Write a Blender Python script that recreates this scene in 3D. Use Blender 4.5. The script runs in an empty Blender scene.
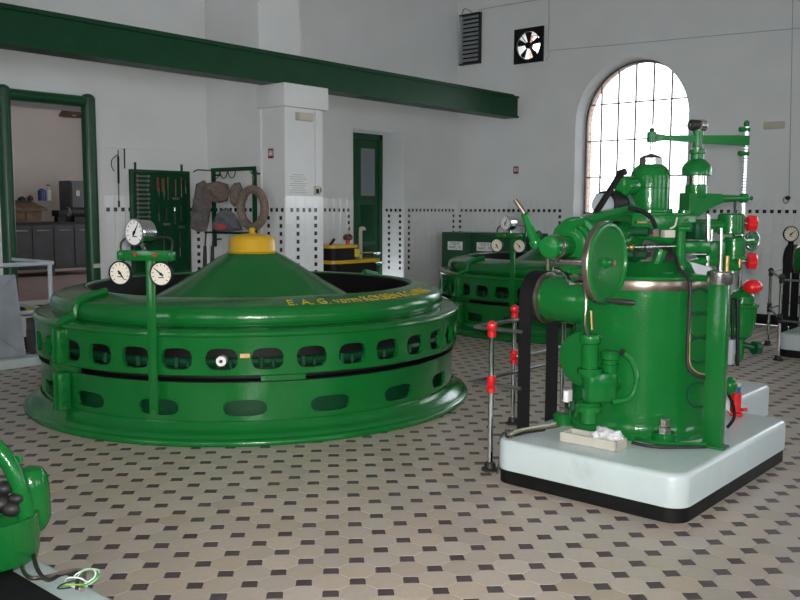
import bpy, bmesh, math, random
from mathutils import Vector, Matrix
random.seed(7)
scene = bpy.context.scene
COL = scene.collection
PI = math.pi

# ------------------------------------------------------------------ camera
FPX, PITCH, ROLL, TH, CAM_H = 879.15, 0.102394, 0.0032389, 0.716536, 1.66
FW = Vector((math.cos(TH)*math.cos(PITCH), math.sin(TH)*math.cos(PITCH), -math.sin(PITCH)))
RT = Vector((math.sin(TH), -math.cos(TH), 0.0))
UP = RT.cross(FW)
CAM = Vector((0, 0, CAM_H))
cam_data = bpy.data.cameras.new('camera')
cam = bpy.data.objects.new('camera', cam_data)
COL.objects.link(cam)
cam_data.sensor_width = 36.0
cam_data.lens = 36.0*FPX/800.0
cam_data.clip_start = 0.05
cr, sr = math.cos(ROLL), math.sin(ROLL)
rx = RT*cr + UP*sr
ux = UP*cr - RT*sr
cam.matrix_world = Matrix(((rx.x, ux.x, -FW.x, CAM.x), (rx.y, ux.y, -FW.y, CAM.y), (rx.z, ux.z, -FW.z, CAM.z), (0, 0, 0, 1)))
scene.camera = cam

# ------------------------------------------------------------------ world, light, exposure
world = bpy.data.worlds.new('overcast_sky')
scene.world = world
world.use_nodes = True
wb = world.node_tree.nodes['Background']
wb.inputs[0].default_value = (0.90, 0.95, 1.0, 1)
wb.inputs[1].default_value = 14.0
scene.view_settings.view_transform = 'Standard'
scene.view_settings.look = 'None'
scene.view_settings.exposure = -1.2
scene.view_settings.gamma = 1.0
scene.cycles.use_denoising = True
scene.cycles.max_bounces = 8
scene.cycles.diffuse_bounces = 5
scene.cycles.glossy_bounces = 3
scene.cycles.transparent_max_bounces = 12
scene.cycles.sample_clamp_indirect = 6.0
scene.cycles.caustics_reflective = False
scene.cycles.caustics_refractive = False

XR, YL, XB, YF, ZC = 13.2, 10.1, -4.0, -6.0, 6.8     # room limits
WIN_RIGHT = [6.63, 2.2, -2.25]
WIN_BACK = [-3.4, 1.0, 5.4]
WIN_FRONT = [-0.5, 4.0, 8.5]
def window_light(name, loc, direction, power, portal=False):
    ld = bpy.data.lights.new(name, 'AREA')
    ld.shape = 'RECTANGLE'; ld.size = 1.8; ld.size_y = 2.6
    ld.energy = power; ld.color = (0.92, 0.96, 1.0)
    lo = bpy.data.objects.new(name, ld); COL.objects.link(lo)
    lo.location = loc
    lo.rotation_euler = Vector(direction).to_track_quat('-Z', 'Y').to_euler()
    if portal: ld.cycles.is_portal = True
    return lo
for y in WIN_RIGHT[1:]: window_light('window_daylight', (XR+.30, y, 2.8), (-1, 0, 0), 36)
for y in WIN_BACK: window_light('window_daylight', (XB-.30, y, 2.8), (1, 0, 0), 5)
for x in WIN_FRONT: window_light('window_daylight', (x, YF-.30, 2.8), (0, 1, 0), 13)
window_light('window_daylight', (XR+.45, WIN_RIGHT[0], 2.8), (-1, 0, 0), 1, True)

# the photographer's own flash, just above the lens
fl_ = bpy.data.lights.new('camera_flash', 'SPOT'); fl_.energy = 2650; fl_.spot_size = 1.38; fl_.spot_blend = 1.0; fl_.shadow_soft_size = .02; fl_.color = (1.0, .97, .93)
fo_ = bpy.data.objects.new('camera_flash', fl_); COL.objects.link(fo_)
fo_.location = CAM+UP*.06+RT*.03; fo_.rotation_euler = FW.to_track_quat('-Z', 'Y').to_euler()

# ------------------------------------------------------------------ pixel -> point helpers (800x600 photo frame)
def ray(u, v):
    a, b = u-400, v-300
    x = a*cr+b*sr; y = -a*sr+b*cr
    return RT*(x/FPX) - UP*(y/FPX) + FW
def onz(u, v, z=0.0): d = ray(u, v); return CAM+d*((z-CAM_H)/d.z)
def onx(u, v, X): d = ray(u, v); return CAM+d*(X/d.x)
def ony(u, v, Y): d = ray(u, v); return CAM+d*(Y/d.y)
FH = Vector((math.cos(TH), math.sin(TH), 0))
def at(u, v, d): r = ray(u, v); return CAM+r*(d/r.dot(FH))
def topx(p):
    d = Vector(p)-CAM; z = d.dot(FW)
    if z < .1: return None
    x = FPX*d.dot(RT)/z; y = -FPX*d.dot(UP)/z
    return (400+x*cr-y*sr, 300+x*sr+y*cr, z)

# ------------------------------------------------------------------ materials
MATS = {}
def mat(name, col, rough=.5, metal=0.0, var=.0, scale=6.0, bump=.0, bscale=60.0, coat=0.0, spec=.5, rnd=0.0, wear=None, wscale=4.0, wamt=.5):
    if name in MATS: return MATS[name]
    m = bpy.data.materials.new(name); m.use_nodes = True
    nt = m.node_tree; N = nt.nodes; L = nt.links
    b = N['Principled BSDF']
    b.inputs['Base Color'].default_value = (*col, 1)
    b.inputs['Roughness'].default_value = rough
    b.inputs['Metallic'].default_value = metal
    b.inputs['Specular IOR Level'].default_value = spec
    b.inputs['Coat Weight'].default_value = coat
    b.inputs['Coat Roughness'].default_value = .08
    tc = N.new('ShaderNodeTexCoord')
    colout = None
    if var or rnd:
        hsv = N.new('ShaderNodeHueSaturation'); hsv.inputs['Color'].default_value = (*col, 1)
        fac = None
        if var:
            n = N.new('ShaderNodeTexNoise'); n.inputs['Scale'].default_value = scale; n.inputs['Detail'].default_value = 5
            L.new(tc.outputs['Object'], n.inputs['Vector'])
            mr = N.new('ShaderNodeMapRange'); mr.inputs[1].default_value = .3; mr.inputs[2].default_value = .7
            mr.inputs[3].default_value = 1-var; mr.inputs[4].default_value = 1+var
            L.new(n.outputs[0], mr.inputs[0]); fac = mr.outputs[0]
            rr = N.new('ShaderNodeMapRange'); rr.inputs[3].default_value = max(.02, rough-.08); rr.inputs[4].default_value = min(1, rough+.1)
            L.new(n.outputs[0], rr.inputs[0]); L.new(rr.outputs[0], b.inputs['Roughness'])
        if rnd:
            oi = N.new('ShaderNodeObjectInfo'); ge = N.new('ShaderNodeNewGeometry')
            ad = N.new('ShaderNodeMath'); ad.operation = 'ADD'; L.new(oi.outputs['Random'], ad.inputs[0]); L.new(ge.outputs['Random Per Island'], ad.inputs[1])
            fr = N.new('ShaderNodeMath'); fr.operation = 'FRACT'; L.new(ad.outputs[0], fr.inputs[0])
            m2 = N.new('ShaderNodeMapRange'); m2.inputs[3].default_value = 1-rnd; m2.inputs[4].default_value = 1+rnd
            L.new(fr.outputs[0], m2.inputs[0])
            hm = N.new('ShaderNodeMapRange'); hm.inputs[3].default_value = .5-.03*rnd/.1; hm.inputs[4].default_value = .5+.012*rnd/.1
            mu7 = N.new('ShaderNodeMath'); mu7.operation = 'MULTIPLY'; mu7.inputs[1].default_value = 7.31
            f2 = N.new('ShaderNodeMath'); f2.operation = 'FRACT'
            L.new(fr.outputs[0], mu7.inputs[0]); L.new(mu7.outputs[0], f2.inputs[0])
            sm = N.new('ShaderNodeMapRange'); sm.inputs[3].default_value = 1-2.2*rnd; sm.inputs[4].default_value = 1+2.2*rnd
            L.new(f2.outputs[0], sm.inputs[0]); L.new(sm.outputs[0], hsv.inputs['Saturation'])
            if fac is not None:
                mm = N.new('ShaderNodeMath'); mm.operation = 'MULTIPLY'; L.new(fac, mm.inputs[0]); L.new(m2.outputs[0], mm.inputs[1]); fac = mm.outputs[0]
            else: fac = m2.outputs[0]
        L.new(fac, hsv.inputs['Value'])
        colout = hsv.outputs[0]
    if wear:
        n2 = N.new('ShaderNodeTexNoise'); n2.inputs['Scale'].default_value = wscale; n2.inputs['Detail'].default_value = 8; n2.inputs['Roughness'].default_value = .7
        L.new(tc.outputs['Object'], n2.inputs['Vector'])
        rp = N.new('ShaderNodeMapRange'); rp.inputs[1].default_value = .58; rp.inputs[2].default_value = .72; rp.inputs[4].default_value = wamt
        L.new(n2.outputs[0], rp.inputs[0])
        mx = N.new('ShaderNodeMix'); mx.data_type = 'RGBA'
        L.new(rp.outputs[0], mx.inputs['Factor'])
        if colout is not None: L.new(colout, mx.inputs['A'])
        else: mx.inputs['A'].default_value = (*col, 1)
        mx.inputs['B'].default_value = (*wear, 1)
        colout = mx.outputs['Result']
    if colout is not None: L.new(colout, b.inputs['Base Color'])
    if bump:
        n3 = N.new('ShaderNodeTexNoise'); n3.inputs['Scale'].default_value = bscale; n3.inputs['Detail'].default_value = 3
        L.new(tc.outputs['Object'], n3.inputs['Vector'])
        bp = N.new('ShaderNodeBump'); bp.inputs['Strength'].default_value = bump; bp.inputs['Distance'].default_value = .01
        L.new(n3.outputs[0], bp.inputs['Height']); L.new(bp.outputs[0], b.inputs['Normal'])
    MATS[name] = m
    return m
GREEN = mat('green_enamel', (.006, .130, .023), .14, var=.07, scale=3, bump=.13, bscale=60, coat=.0, spec=.38)
GREEN_D = mat('dark_green_enamel', (.006, .060, .022), .32, var=.10, scale=4, bump=.04, bscale=25, spec=.35)
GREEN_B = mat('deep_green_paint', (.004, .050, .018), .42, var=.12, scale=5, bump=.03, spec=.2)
YELLOW = mat('yellow_enamel', (.62, .36, .012), .3, var=.06, coat=.2)
YELTXT = mat('yellow_lettering', (.50, .36, .02), .5, var=.25, scale=40)
BLACK = mat('black_paint', (.006, .006, .006), .5, var=.2, spec=.2)
RUBBER = mat('black_belt_rubber', (.008, .008, .009), .7, var=.2, spec=.2)
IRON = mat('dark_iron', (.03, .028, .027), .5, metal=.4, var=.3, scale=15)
STEEL = mat('bright_steel', (.55, .53, .50), .22, metal=1.0, var=.15, scale=20)
BROWNST = mat('browned_steel', (.30, .25, .20), .3, metal=.9, var=.25, scale=14)
CHROME = mat('chrome', (.72, .72, .74), .10, metal=1.0, var=.05)
BRASS = mat('old_brass', (.36, .24, .10), .4, metal=.9, var=.3, scale=15)
RED = mat('red_enamel', (.62, .008, .012), .3, var=.06, coat=.3)
WHITEP = mat('white_wall_paint', (.72, .73, .73), .75, var=.035, scale=1.6, bump=.10, bscale=35)
WTILE = mat('white_glazed_tile', (.74, .75, .755), .16, var=.03, rnd=.025, bump=.02)
GROUT = mat('grey_grout', (.36, .36, .35), .9, var=.1)
BTILE = mat('black_glazed_tile', (.010, .010, .012), .2)
CEILP = mat('ceiling_paint', (.70, .70, .69), .85, var=.03)
PLINTH = mat('pale_blue_grey_paint', (.50, .58, .58), .30, var=.05, scale=4, bump=.05, coat=.1, wear=(.30, .33, .33), wscale=3, wamt=.35)
TILE = mat('beige_stoneware_tile', (.43, .365, .305), .32, var=.06, scale=30, rnd=.08, bump=.05, bscale=120)
TILED = mat('dark_stoneware_tile', (.070, .050, .055), .45, var=.3, scale=30, rnd=.12)
FGROUT = mat('floor_grout', (.07, .06, .053), .85, var=.15)
DIAL = mat('cream_dial', (.78, .72, .60), .4)
DIALW = mat('white_dial', (.82, .82, .80), .3)
GREYP = mat('grey_metal_paint', (.30, .33, .36), .45, var=.12, scale=5)
RAILP = mat('pale_grey_rail_paint', (.45, .50, .53), .35, var=.06)
CABG = mat('bench_grey_paint', (.075, .078, .085), .45, var=.15)
WOOD = mat('worn_wood', (.16, .10, .06), .6, var=.3, scale=9, bump=.1)
PAPER = mat('white_paper', (.75, .75, .74), .7)
INK = mat('black_ink', (.02, .02, .02), .6)
CLOTHB = mat('brown_wadding', (.17, .13, .11), .95, var=.3, scale=25, bump=.5, bscale=50)
CLOTHG = mat('grey_cloth', (.12, .12, .135), .95, var=.25, scale=18, bump=.4, bscale=40)
CLOTHP = mat('dusty_canvas', (.15, .13, .13), .95, var=.25, scale=18, bump=.4, bscale=40)
ROPE = mat('wrapped_rope', (.20, .155, .125), .9, var=.25, scale=30, bump=.5, bscale=70)
PLASTW = mat('ivory_plastic', (.47, .45, .38), .5, var=.05)
DIRT = mat('oily_residue', (.14, .11, .085), .7, var=.3, scale=20)
RAG = mat('white_rag', (.60, .60, .62), .9, var=.12, scale=20, bump=.3)
BLUE = mat('blue_tin', (.03, .07, .25), .4)
CONCR = mat('dark_concrete', (.14, .14, .14), .8, var=.2)
PINKF = mat('pinkish_floor', (.36, .27, .26), .6, var=.12, scale=4)
ROOM2 = mat('beige_room_paint', (.66, .60, .56), .8, var=.04, scale=2)
FRAMEW = mat('brown_window_iron', (.20, .155, .135), .5, var=.2)
GROUND = mat('outside_gravel', (.42, .41, .38), .9, var=.2, scale=2)
PALEB = mat('pale_render', (.62, .66, .70), .9, var=.05)
def glass_mat():
    m = bpy.data.materials.new('window_glass'); m.use_nodes = True
    nt = m.node_tree; N = nt.nodes; L = nt.links
    for n in list(N): N.remove(n)
    o = N.new('ShaderNodeOutputMaterial'); mx = N.new('ShaderNodeMixShader'); t = N.new('ShaderNodeBsdfTransparent'); g = N.new('ShaderNodeBsdfGlossy')
    t.inputs[0].default_value = (.95, .97, .97, 1); g.inputs['Roughness'].default_value = .02
    fr = N.new('ShaderNodeFresnel'); fr.inputs[0].default_value = 1.45
    L.new(fr.outputs[0], mx.inputs[0]); L.new(t.outputs[0], mx.inputs[1]); L.new(g.outputs[0], mx.inputs[2]); L.new(mx.outputs[0], o.inputs[0])
    MATS['window_glass'] = m
    return m
GLASS = glass_mat()
def brick_mat():
    m = bpy.data.materials.new('red_brickwork'); m.use_nodes = True
    nt = m.node_tree; N = nt.nodes; L = nt.links; b = N['Principled BSDF']; b.inputs['Roughness'].default_value = .85
    tc = N.new('ShaderNodeTexCoord'); sp = N.new('ShaderNodeSeparateXYZ'); cb = N.new('ShaderNodeCombineXYZ'); br = N.new('ShaderNodeTexBrick')
    L.new(tc.outputs['Object'], sp.inputs[0]); ad = N.new('ShaderNodeMath'); L.new(sp.outputs[0], ad.inputs[0]); L.new(sp.outputs[1], ad.inputs[1])
    L.new(ad.outputs[0], cb.inputs[0]); L.new(sp.outputs[2], cb.inputs[1]); L.new(cb.outputs[0], br.inputs[0])
    br.inputs['Color1'].default_value = (.42, .17, .12, 1); br.inputs['Color2'].default_value = (.5, .25, .18, 1); br.inputs['Mortar'].default_value = (.5, .46, .42, 1)
    br.inputs['Scale'].default_value = 1; br.inputs['Mortar Size'].default_value = .008; br.inputs['Brick Width'].default_value = .25; br.inputs['Row Height'].default_value = .077
    L.new(br.outputs[0], b.inputs['Base Color'])
    MATS['red_brickwork'] = m
    return m
BRICK = brick_mat()
def hazard_mat():
    m = bpy.data.materials.new('hazard_tape'); m.use_nodes = True
    nt = m.node_tree; N = nt.nodes; L = nt.links; b = N['Principled BSDF']; b.inputs['Roughness'].default_value = .5
    tc = N.new('ShaderNodeTexCoord'); sp = N.new('ShaderNodeSeparateXYZ'); ad = N.new('ShaderNodeMath'); L.new(tc.outputs['Object'], sp.inputs[0])
    L.new(sp.outputs[0], ad.inputs[0]); L.new(sp.outputs[2], ad.inputs[1])
    mu = N.new('ShaderNodeMath'); mu.operation = 'MULTIPLY'; mu.inputs[1].default_value = 4.2; L.new(ad.outputs[0], mu.inputs[0])
    fr = N.new('ShaderNodeMath'); fr.operation = 'FRACT'; L.new(mu.outputs[0], fr.inputs[0])
    gt = N.new('ShaderNodeMath'); gt.operation = 'GREATER_THAN'; gt.inputs[1].default_value = .5; L.new(fr.outputs[0], gt.inputs[0])
    mx = N.new('ShaderNodeMix'); mx.data_type = 'RGBA'; mx.inputs['A'].default_value = (.015, .015, .015, 1); mx.inputs['B'].default_value = (.42, .36, .02, 1)
    L.new(gt.outputs[0], mx.inputs['Factor']); L.new(mx.outputs['Result'], b.inputs['Base Color'])
    MATS['hazard_tape'] = m
    return m
HAZARD = hazard_mat()

# ------------------------------------------------------------------ mesh builder
ORG = {}
def frame_of(axis):
    a = Vector(axis).normalized()
    h = Vector((0, 0, 1)) if abs(a.z) < .95 else Vector((1, 0, 0))
    x = h.cross(a).normalized(); y = a.cross(x)
    return x, y, a
class MB:
    def __init__(s): s.bm = bmesh.new()
    def _add(s, verts, faces):
        vs = [s.bm.verts.new(v) for v in verts]
        for f in faces:
            try: s.bm.faces.new([vs[i] for i in f])
            except ValueError: pass
        return s
    def box(s, c, size, rz=0.0, bev=0.0, seg=2, rot=None):
        t = bmesh.new(); bmesh.ops.create_cube(t, size=1)
        bmesh.ops.scale(t, vec=size, verts=t.verts)
        if bev: bmesh.ops.bevel(t, geom=t.edges[:], offset=bev, segments=seg, profile=.5, affect='EDGES')
        R = rot if rot is not None else Matrix.Rotation(rz, 3, 'Z')
        c = Vector(c)
        t.verts.index_update()
        s._add([c+R@v.co for v in t.verts], [[v.index for v in f.verts] for f in t.faces]); t.free()
        return s
    def span(s, a, b, bev=0.0):
        a, b = Vector(a), Vector(b)
        return s.box((a+b)/2, [abs(b[i]-a[i]) for i in range(3)], bev=bev)
    def lathe(s, c, prof, axis=(0, 0, 1), seg=32, close=True):
        x, y, a = frame_of(axis); c = Vector(c)
        V = []; F = []; n = len(prof)
        for r, h in prof:
            for k in range(seg):
                t = 2*PI*k/seg
                V.append(c+a*h+(x*math.cos(t)+y*math.sin(t))*max(r, 1e-5))
        for i in range(n-1):
            for k in range(seg):
                k2 = (k+1) % seg
                F.append((i*seg+k, i*seg+k2, (i+1)*seg+k2, (i+1)*seg+k))
        if close:
            F.append(tuple(reversed(range(seg)))); F.append(tuple(range((n-1)*seg, n*seg)))
        return s._add(V, F)
    def cyl(s, p0, p1, r0, r1=None, seg=20, bev=0.0):
        p0, p1 = Vector(p0), Vector(p1); L = (p1-p0).length; r1 = r0 if r1 is None else r1
        if bev: prof = [(r0-bev, 0), (r0, bev), (r1, L-bev), (r1-bev, L)]
        else: prof = [(r0, 0), (r1, L)]
        return s.lathe(p0, prof, p1-p0, seg)
    def tube(s, pts, r, seg=8, smooth=0):
        pts = [Vector(p) for p in pts]
        if smooth:
            q = []
            P = [pts[0]]+pts+[pts[-1]]
            for i in range(1, len(P)-2):
                for k in range(smooth):
                    t = k/smooth; a, b, c, d = P[i-1], P[i], P[i+1], P[i+2]
                    q.append(.5*((2*b)+(c-a)*t+(2*a-5*b+4*c-d)*t*t+(3*b-a-3*c+d)*t**3))
            pts = q+[pts[-1]]
        V = []; F = []; x = None
        for i, p in enumerate(pts):
            d = (pts[min(i+1, len(pts)-1)]-pts[max(i-1, 0)]).normalized()
            if x is None: x, y, _ = frame_of(d)
            else:
                x = (x-d*x.dot(d)).normalized(); y = d.cross(x)
            y = d.cross(x)
            for k in range(seg):
                t = 2*PI*k/seg; V.append(p+(x*math.cos(t)+y*math.sin(t))*r)
        n = len(pts)
        for i in range(n-1):
            for k in range(seg):
                k2 = (k+1) % seg; F.append((i*seg+k, i*seg+k2, (i+1)*seg+k2, (i+1)*seg+k))
        F.append(tuple(reversed(range(seg)))); F.append(tuple(range((n-1)*seg, n*seg)))
        return s._add(V, F)
    def torus(s, c, axis, R, r, seg=32, rs=10, sy=1.0):
        x, y, a = frame_of(axis); c = Vector(c); V = []; F = []
        for i in range(seg):
            t = 2*PI*i/seg
            for k in range(rs):
                q = 2*PI*k/rs
                rr = R+r*math.cos(q)
                V.append(c+(x*math.cos(t)+y*math.sin(t)*sy)*rr+a*(r*math.sin(q)))
        for i in range(seg):
            for k in range(rs):
                i2 = (i+1) % seg; k2 = (k+1) % rs
                F.append((i*rs+k, i2*rs+k, i2*rs+k2, i*rs+k2))
        return s._add(V, F)
    def ball(s, c, r, sc=(1, 1, 1), u=16, v=10, axis=None):
        t = bmesh.new(); bmesh.ops.create_uvsphere(t, u_segments=u, v_segments=v, radius=r)
        c = Vector(c); t.verts.index_update()
        if axis is not None:
            x, y, a = frame_of(axis)
            s._add([c+x*p.co.x*sc[0]+y*p.co.y*sc[1]+a*p.co.z*sc[2] for p in t.verts], [[q.index for q in f.verts] for f in t.faces])
        else:
            s._add([c+Vector((p.co.x*sc[0], p.co.y*sc[1], p.co.z*sc[2])) for p in t.verts], [[q.index for q in f.verts] for f in t.faces])
        t.free(); return s
    def prism(s, pts, ext):
        pts = [Vector(p) for p in pts]; e = Vector(ext); n = len(pts)
        V = pts+[p+e for p in pts]
        F = [tuple(range(n)), tuple(reversed(range(n, 2*n)))]
        for i in range(n): F.append((i, (i+1) % n, n+(i+1) % n, n+i))
        return s._add(V, F)
    def hexnut(s, c, axis, r, h): return s.lathe(c, [(r, 0), (r, h*.85), (r*.85, h)], axis, 6)
    def poly(s, V, F): return s._add([Vector(v) for v in V], F)
    def build(s, name, m, parent=None, smooth=.45, local=False, bevel=0):
        bmesh.ops.recalc_face_normals(s.bm, faces=s.bm.faces)
        me = bpy.data.meshes.new(name)
        if parent is not None and not local:
            o = ORG[parent]; bmesh.ops.translate(s.bm, vec=-o, verts=s.bm.verts)
        s.bm.to_mesh(me); s.bm.free()
        if smooth:
            me.shade_smooth(); me.set_sharp_from_angle(angle=smooth)
        me.materials.append(m)
        ob = bpy.data.objects.new(name, me); COL.objects.link(ob)
        if parent is not None: ob.parent = parent; ORG[ob] = ORG[parent]
        else: ORG[ob] = Vector((0, 0, 0))
        return ob
def tag(o, label=None, cat=None, group=None, kind=None):
    if label: o['label'] = label
    if cat: o['category'] = cat
    if group: o['group'] = group
    if kind: o['kind'] = kind
    return o
def thing(name, label, cat, loc=(0, 0, 0), group=None):
    e = bpy.data.objects.new(name, None); e.empty_display_size = .1; COL.objects.link(e); e.location = loc
    ORG[e] = Vector(loc)
    return tag(e, label, cat, group)
def struct(o, label=None): return tag(o, label, kind='structure')
def copy_tree(o, parent=None):
    c = o.copy(); COL.objects.link(c)
    if parent is not None: c.parent = parent
    for ch in list(o.children): copy_tree(ch, c)
    return c
def share(me_obj, name, loc, parent, rz=0):       # a further piece on the mesh of an existing one
    c = bpy.data.objects.new(name, me_obj.data); COL.objects.link(c); c.location = Vector(loc); c.rotation_euler.z = rz; c.parent = parent
    return c
def text_mesh(txt, size, extrude=.001, align='CENTER'):
    cu = bpy.data.curves.new('tmp_text', 'FONT'); cu.body = txt; cu.size = size; cu.extrude = extrude; cu.align_x = align; cu.resolution_u = 2
    ob = bpy.data.objects.new('tmp_text', cu); COL.objects.link(ob)
    dg = bpy.context.evaluated_depsgraph_get(); dg.update()
    me = bpy.data.meshes.new_from_object(ob.evaluated_get(dg))
    V = [v.co.copy() for v in me.vertices]; F = [tuple(p.vertices) for p in me.polygons]
    bpy.data.objects.remove(ob); bpy.data.meshes.remove(me)
    return V, F


# ================================================================== THE SETTING
WX = 7.53          # x of the pilaster's side face
def archwall(M, mp, s0, s1, z1, ops, t0, t1):
    def blk(a, b, za, zb):
        if b-a < 1e-4 or zb-za < 1e-4: return
        M.prism([mp(a, za, t0), mp(b, za, t0), mp(b, zb, t0), mp(a, zb, t0)], mp(a, za, t1)-mp(a, za, t0))
    cur = s0
    for o in sorted(ops, key=lambda q: q[1]):
        kind, c, hw, za, zb = o
        blk(cur, c-hw, 0, z1)
        blk(c-hw, c+hw, 0, za)
        if kind == 'rect': blk(c-hw, c+hw, zb, z1)
        else:
            n = 28
            arc = [(c-hw*math.cos(PI*k/n), zb+hw*math.sin(PI*k/n)) for k in range(n+1)]
            for k in range(n):
                (a, za1), (b, zb1) = arc[k], arc[k+1]
                M.prism([mp(a, za1, t0), mp(b, zb1, t0), mp(b, z1, t0), mp(a, z1, t0)], mp(a, za1, t1)-mp(a, za1, t0))
        cur = c+hw
    blk(cur, s1, 0, z1)
WIN_HW, WIN_SILL, WIN_SPRING = .98, 1.47, 3.10
mpR = lambda s, z, t: Vector((XR+t, s, z))
mpB = lambda s, z, t: Vector((XB-t, s, z))
mpF = lambda s, z, t: Vector((s, YF-t, z))
mpL = lambda s, z, t: Vector((s, YL+t, z))
FAN = ('rect', 8.55, .26, 4.24, 4.74)
opsR = [('arch', y, WIN_HW, WIN_SILL, WIN_SPRING) for y in WIN_RIGHT]
m = MB(); archwall(m, mpR, YF, YL, ZC, opsR+[FAN], 0, .40); wall_right = struct(m.build('wall_right', WHITEP, smooth=0))
m = MB(); archwall(m, mpR, YF, YL, ZC, [('arch', y, WIN_HW-.015, WIN_SILL+.05, WIN_SPRING) for y in WIN_RIGHT]+[FAN], .40, .53)
struct(m.build('wall_exterior', BRICK, smooth=0))
m = MB(); archwall(m, mpB, YF, YL, ZC, [('arch', y, WIN_HW, WIN_SILL, WIN_SPRING) for y in WIN_BACK], 0, .40); struct(m.build('wall_back', WHITEP, smooth=0))
m = MB(); archwall(m, mpF, XB, XR, ZC, [('arch', x, WIN_HW, WIN_SILL, WIN_SPRING) for x in WIN_FRONT], 0, .40); struct(m.build('wall_front', WHITEP, smooth=0))
D1a, D1b, D1z0, D1z1 = 4.70, 6.20, .51, 2.90      # raised doorway in the long wall
D2a, D2b, D2z = 10.42, 11.69, 2.97                # recessed green door
m = MB(); archwall(m, mpL, XB, XR, ZC, [('rect', (D1a+D1b)/2, (D1b-D1a)/2, D1z0, D1z1), ('rect', (D2a+D2b)/2, (D2b-D2a)/2, 0, D2z)], 0, .60)
wall_left = struct(m.build('wall_left', WHITEP, smooth=0))
# pilaster carrying the crane rail
m = MB(); m.span((WX, 8.98, 0), (8.25, YL, ZC)); m.span((WX, 8.50, 0), (8.19, 8.98, 2.95))
wall_pilaster = struct(m.build('wall_pilaster', WHITEP, smooth=0))
m = MB(); m.span((WX-.05, 8.44, 2.95), (8.25, 8.98, 3.24), bev=.012); struct(m.build('trim_1', WHITEP))
m = MB(); m.span((WX-.03, 8.94, 0), (WX, 9.00, 3.0)); struct(m.build('trim_2', WHITEP, smooth=0))
m = MB(); m.span((XB, YF, ZC), (XR, YL, ZC+.2)); struct(m.build('ceiling', CEILP, smooth=0))
m = MB(); m.span((XB, YF, -.2), (XR, YL, -.006)); floor = struct(m.build('floor', FGROUT, smooth=0))
# black skirting
m = MB(); m.span((XR-.02, YF, 0), (XR, YL, .15)); struct(m.build('baseboard_right', BLACK, smooth=0))
m = MB(); m.span((XB, YL-.02, 0), (WX, YL, .15)); m.span((8.25, YL-.02, 0), (D2a, YL, .15)); m.span((D2b, YL-.02, 0), (XR-.02, YL, .15)); struct(m.build('baseboard_left', BLACK, smooth=0))

# ---- floor tiles: octagons with dark square insets
TS, TX0, TY0 = .17012, 4.273, 2.294
def oct_rows(h, cut):
    a = h; b = h-cut
    return [(a, -b), (a, b), (b, a), (-b, a), (-a, b), (-a, -b), (-b, -a), (b, -a)]
OCT = oct_rows(.0836, .0478); SQ = [(.0455, 0), (0, .0455), (-.0455, 0), (0, -.0455)]
def tile_geo(ring, x, y, z0=-.006, ch=.0008):
    n = len(ring)
    V = [(x+p[0]*(1-.008), y+p[1]*(1-.008), 0) for p in ring]+[(x+p[0], y+p[1], -ch) for p in ring]+[(x+p[0], y+p[1], z0) for p in ring]
    F = [tuple(range(n))]
    for r in (0, 1):
        for k in range(n): F.append((r*n+k, (r+1)*n+k, (r+1)*n+(k+1) % n, r*n+(k+1) % n))
    return V, F
PLINTH1 = (4.36, 6.09, 1.825, 3.04)
PLINTH2 = (10.38, 12.11, 2.085, 3.30)
def covered(x, y):
    for a, b, c, d in (PLINTH1, PLINTH2):
        if a+.1 < x < b-.1 and c+.1 < y < d-.1: return True
    for cx, cy in ((5.13, 6.24), (11.15, 6.5)):
        if math.hypot(x-cx, y-cy) < 1.75: return True
    return False
def lay(ring, off, name, material, stuffname):
    C = []
    for i in range(-48, 14):
        for j in range(-26, 54):
            x = TX0+(j+off)*TS; y = TY0-(i+off)*TS
            if not (-.2 < x < XR-.02 and -.4 < y < YL-.02) or covered(x, y): continue
            if x > WX-.02 and x < 8.27 and y > 8.4: continue
            p = topx((x, y, 0))
            score = -1
            if p and -5 < p[0] < 805 and p[1] < 604: score = 1/p[2]
            if p is None and x*FH.x+y*FH.y < -.5: continue
            C.append((score, x, y))
    C.sort(reverse=True)
    V, F = tile_geo(ring, 0, 0)
    proto = MB().poly(V, F).build(name, material, floor, smooth=0)
    proto.location = (C[0][1], C[0][2], 0)
    for sc, x, y in C[1:300]: share(proto, name, (x, y, 0), floor)
    AV = []; AF = []
    for sc, x, y in C[300:]:
        V, F = tile_geo(ring, x, y); o = len(AV); AV += V; AF += [tuple(o+k for k in f) for f in F]
    me = bpy.data.meshes.new(stuffname); me.from_pydata(AV, [], AF); me.materials.append(material)
    ob = bpy.data.objects.new(stuffname, me); COL.objects.link(ob); ob.parent = floor; ob['kind'] = 'stuff'
lay(OCT, .5, 'octagon_tile', TILE, 'octagon_tile_field')
lay(SQ, 0, 'square_tile', TILED, 'square_tile_field')

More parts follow.
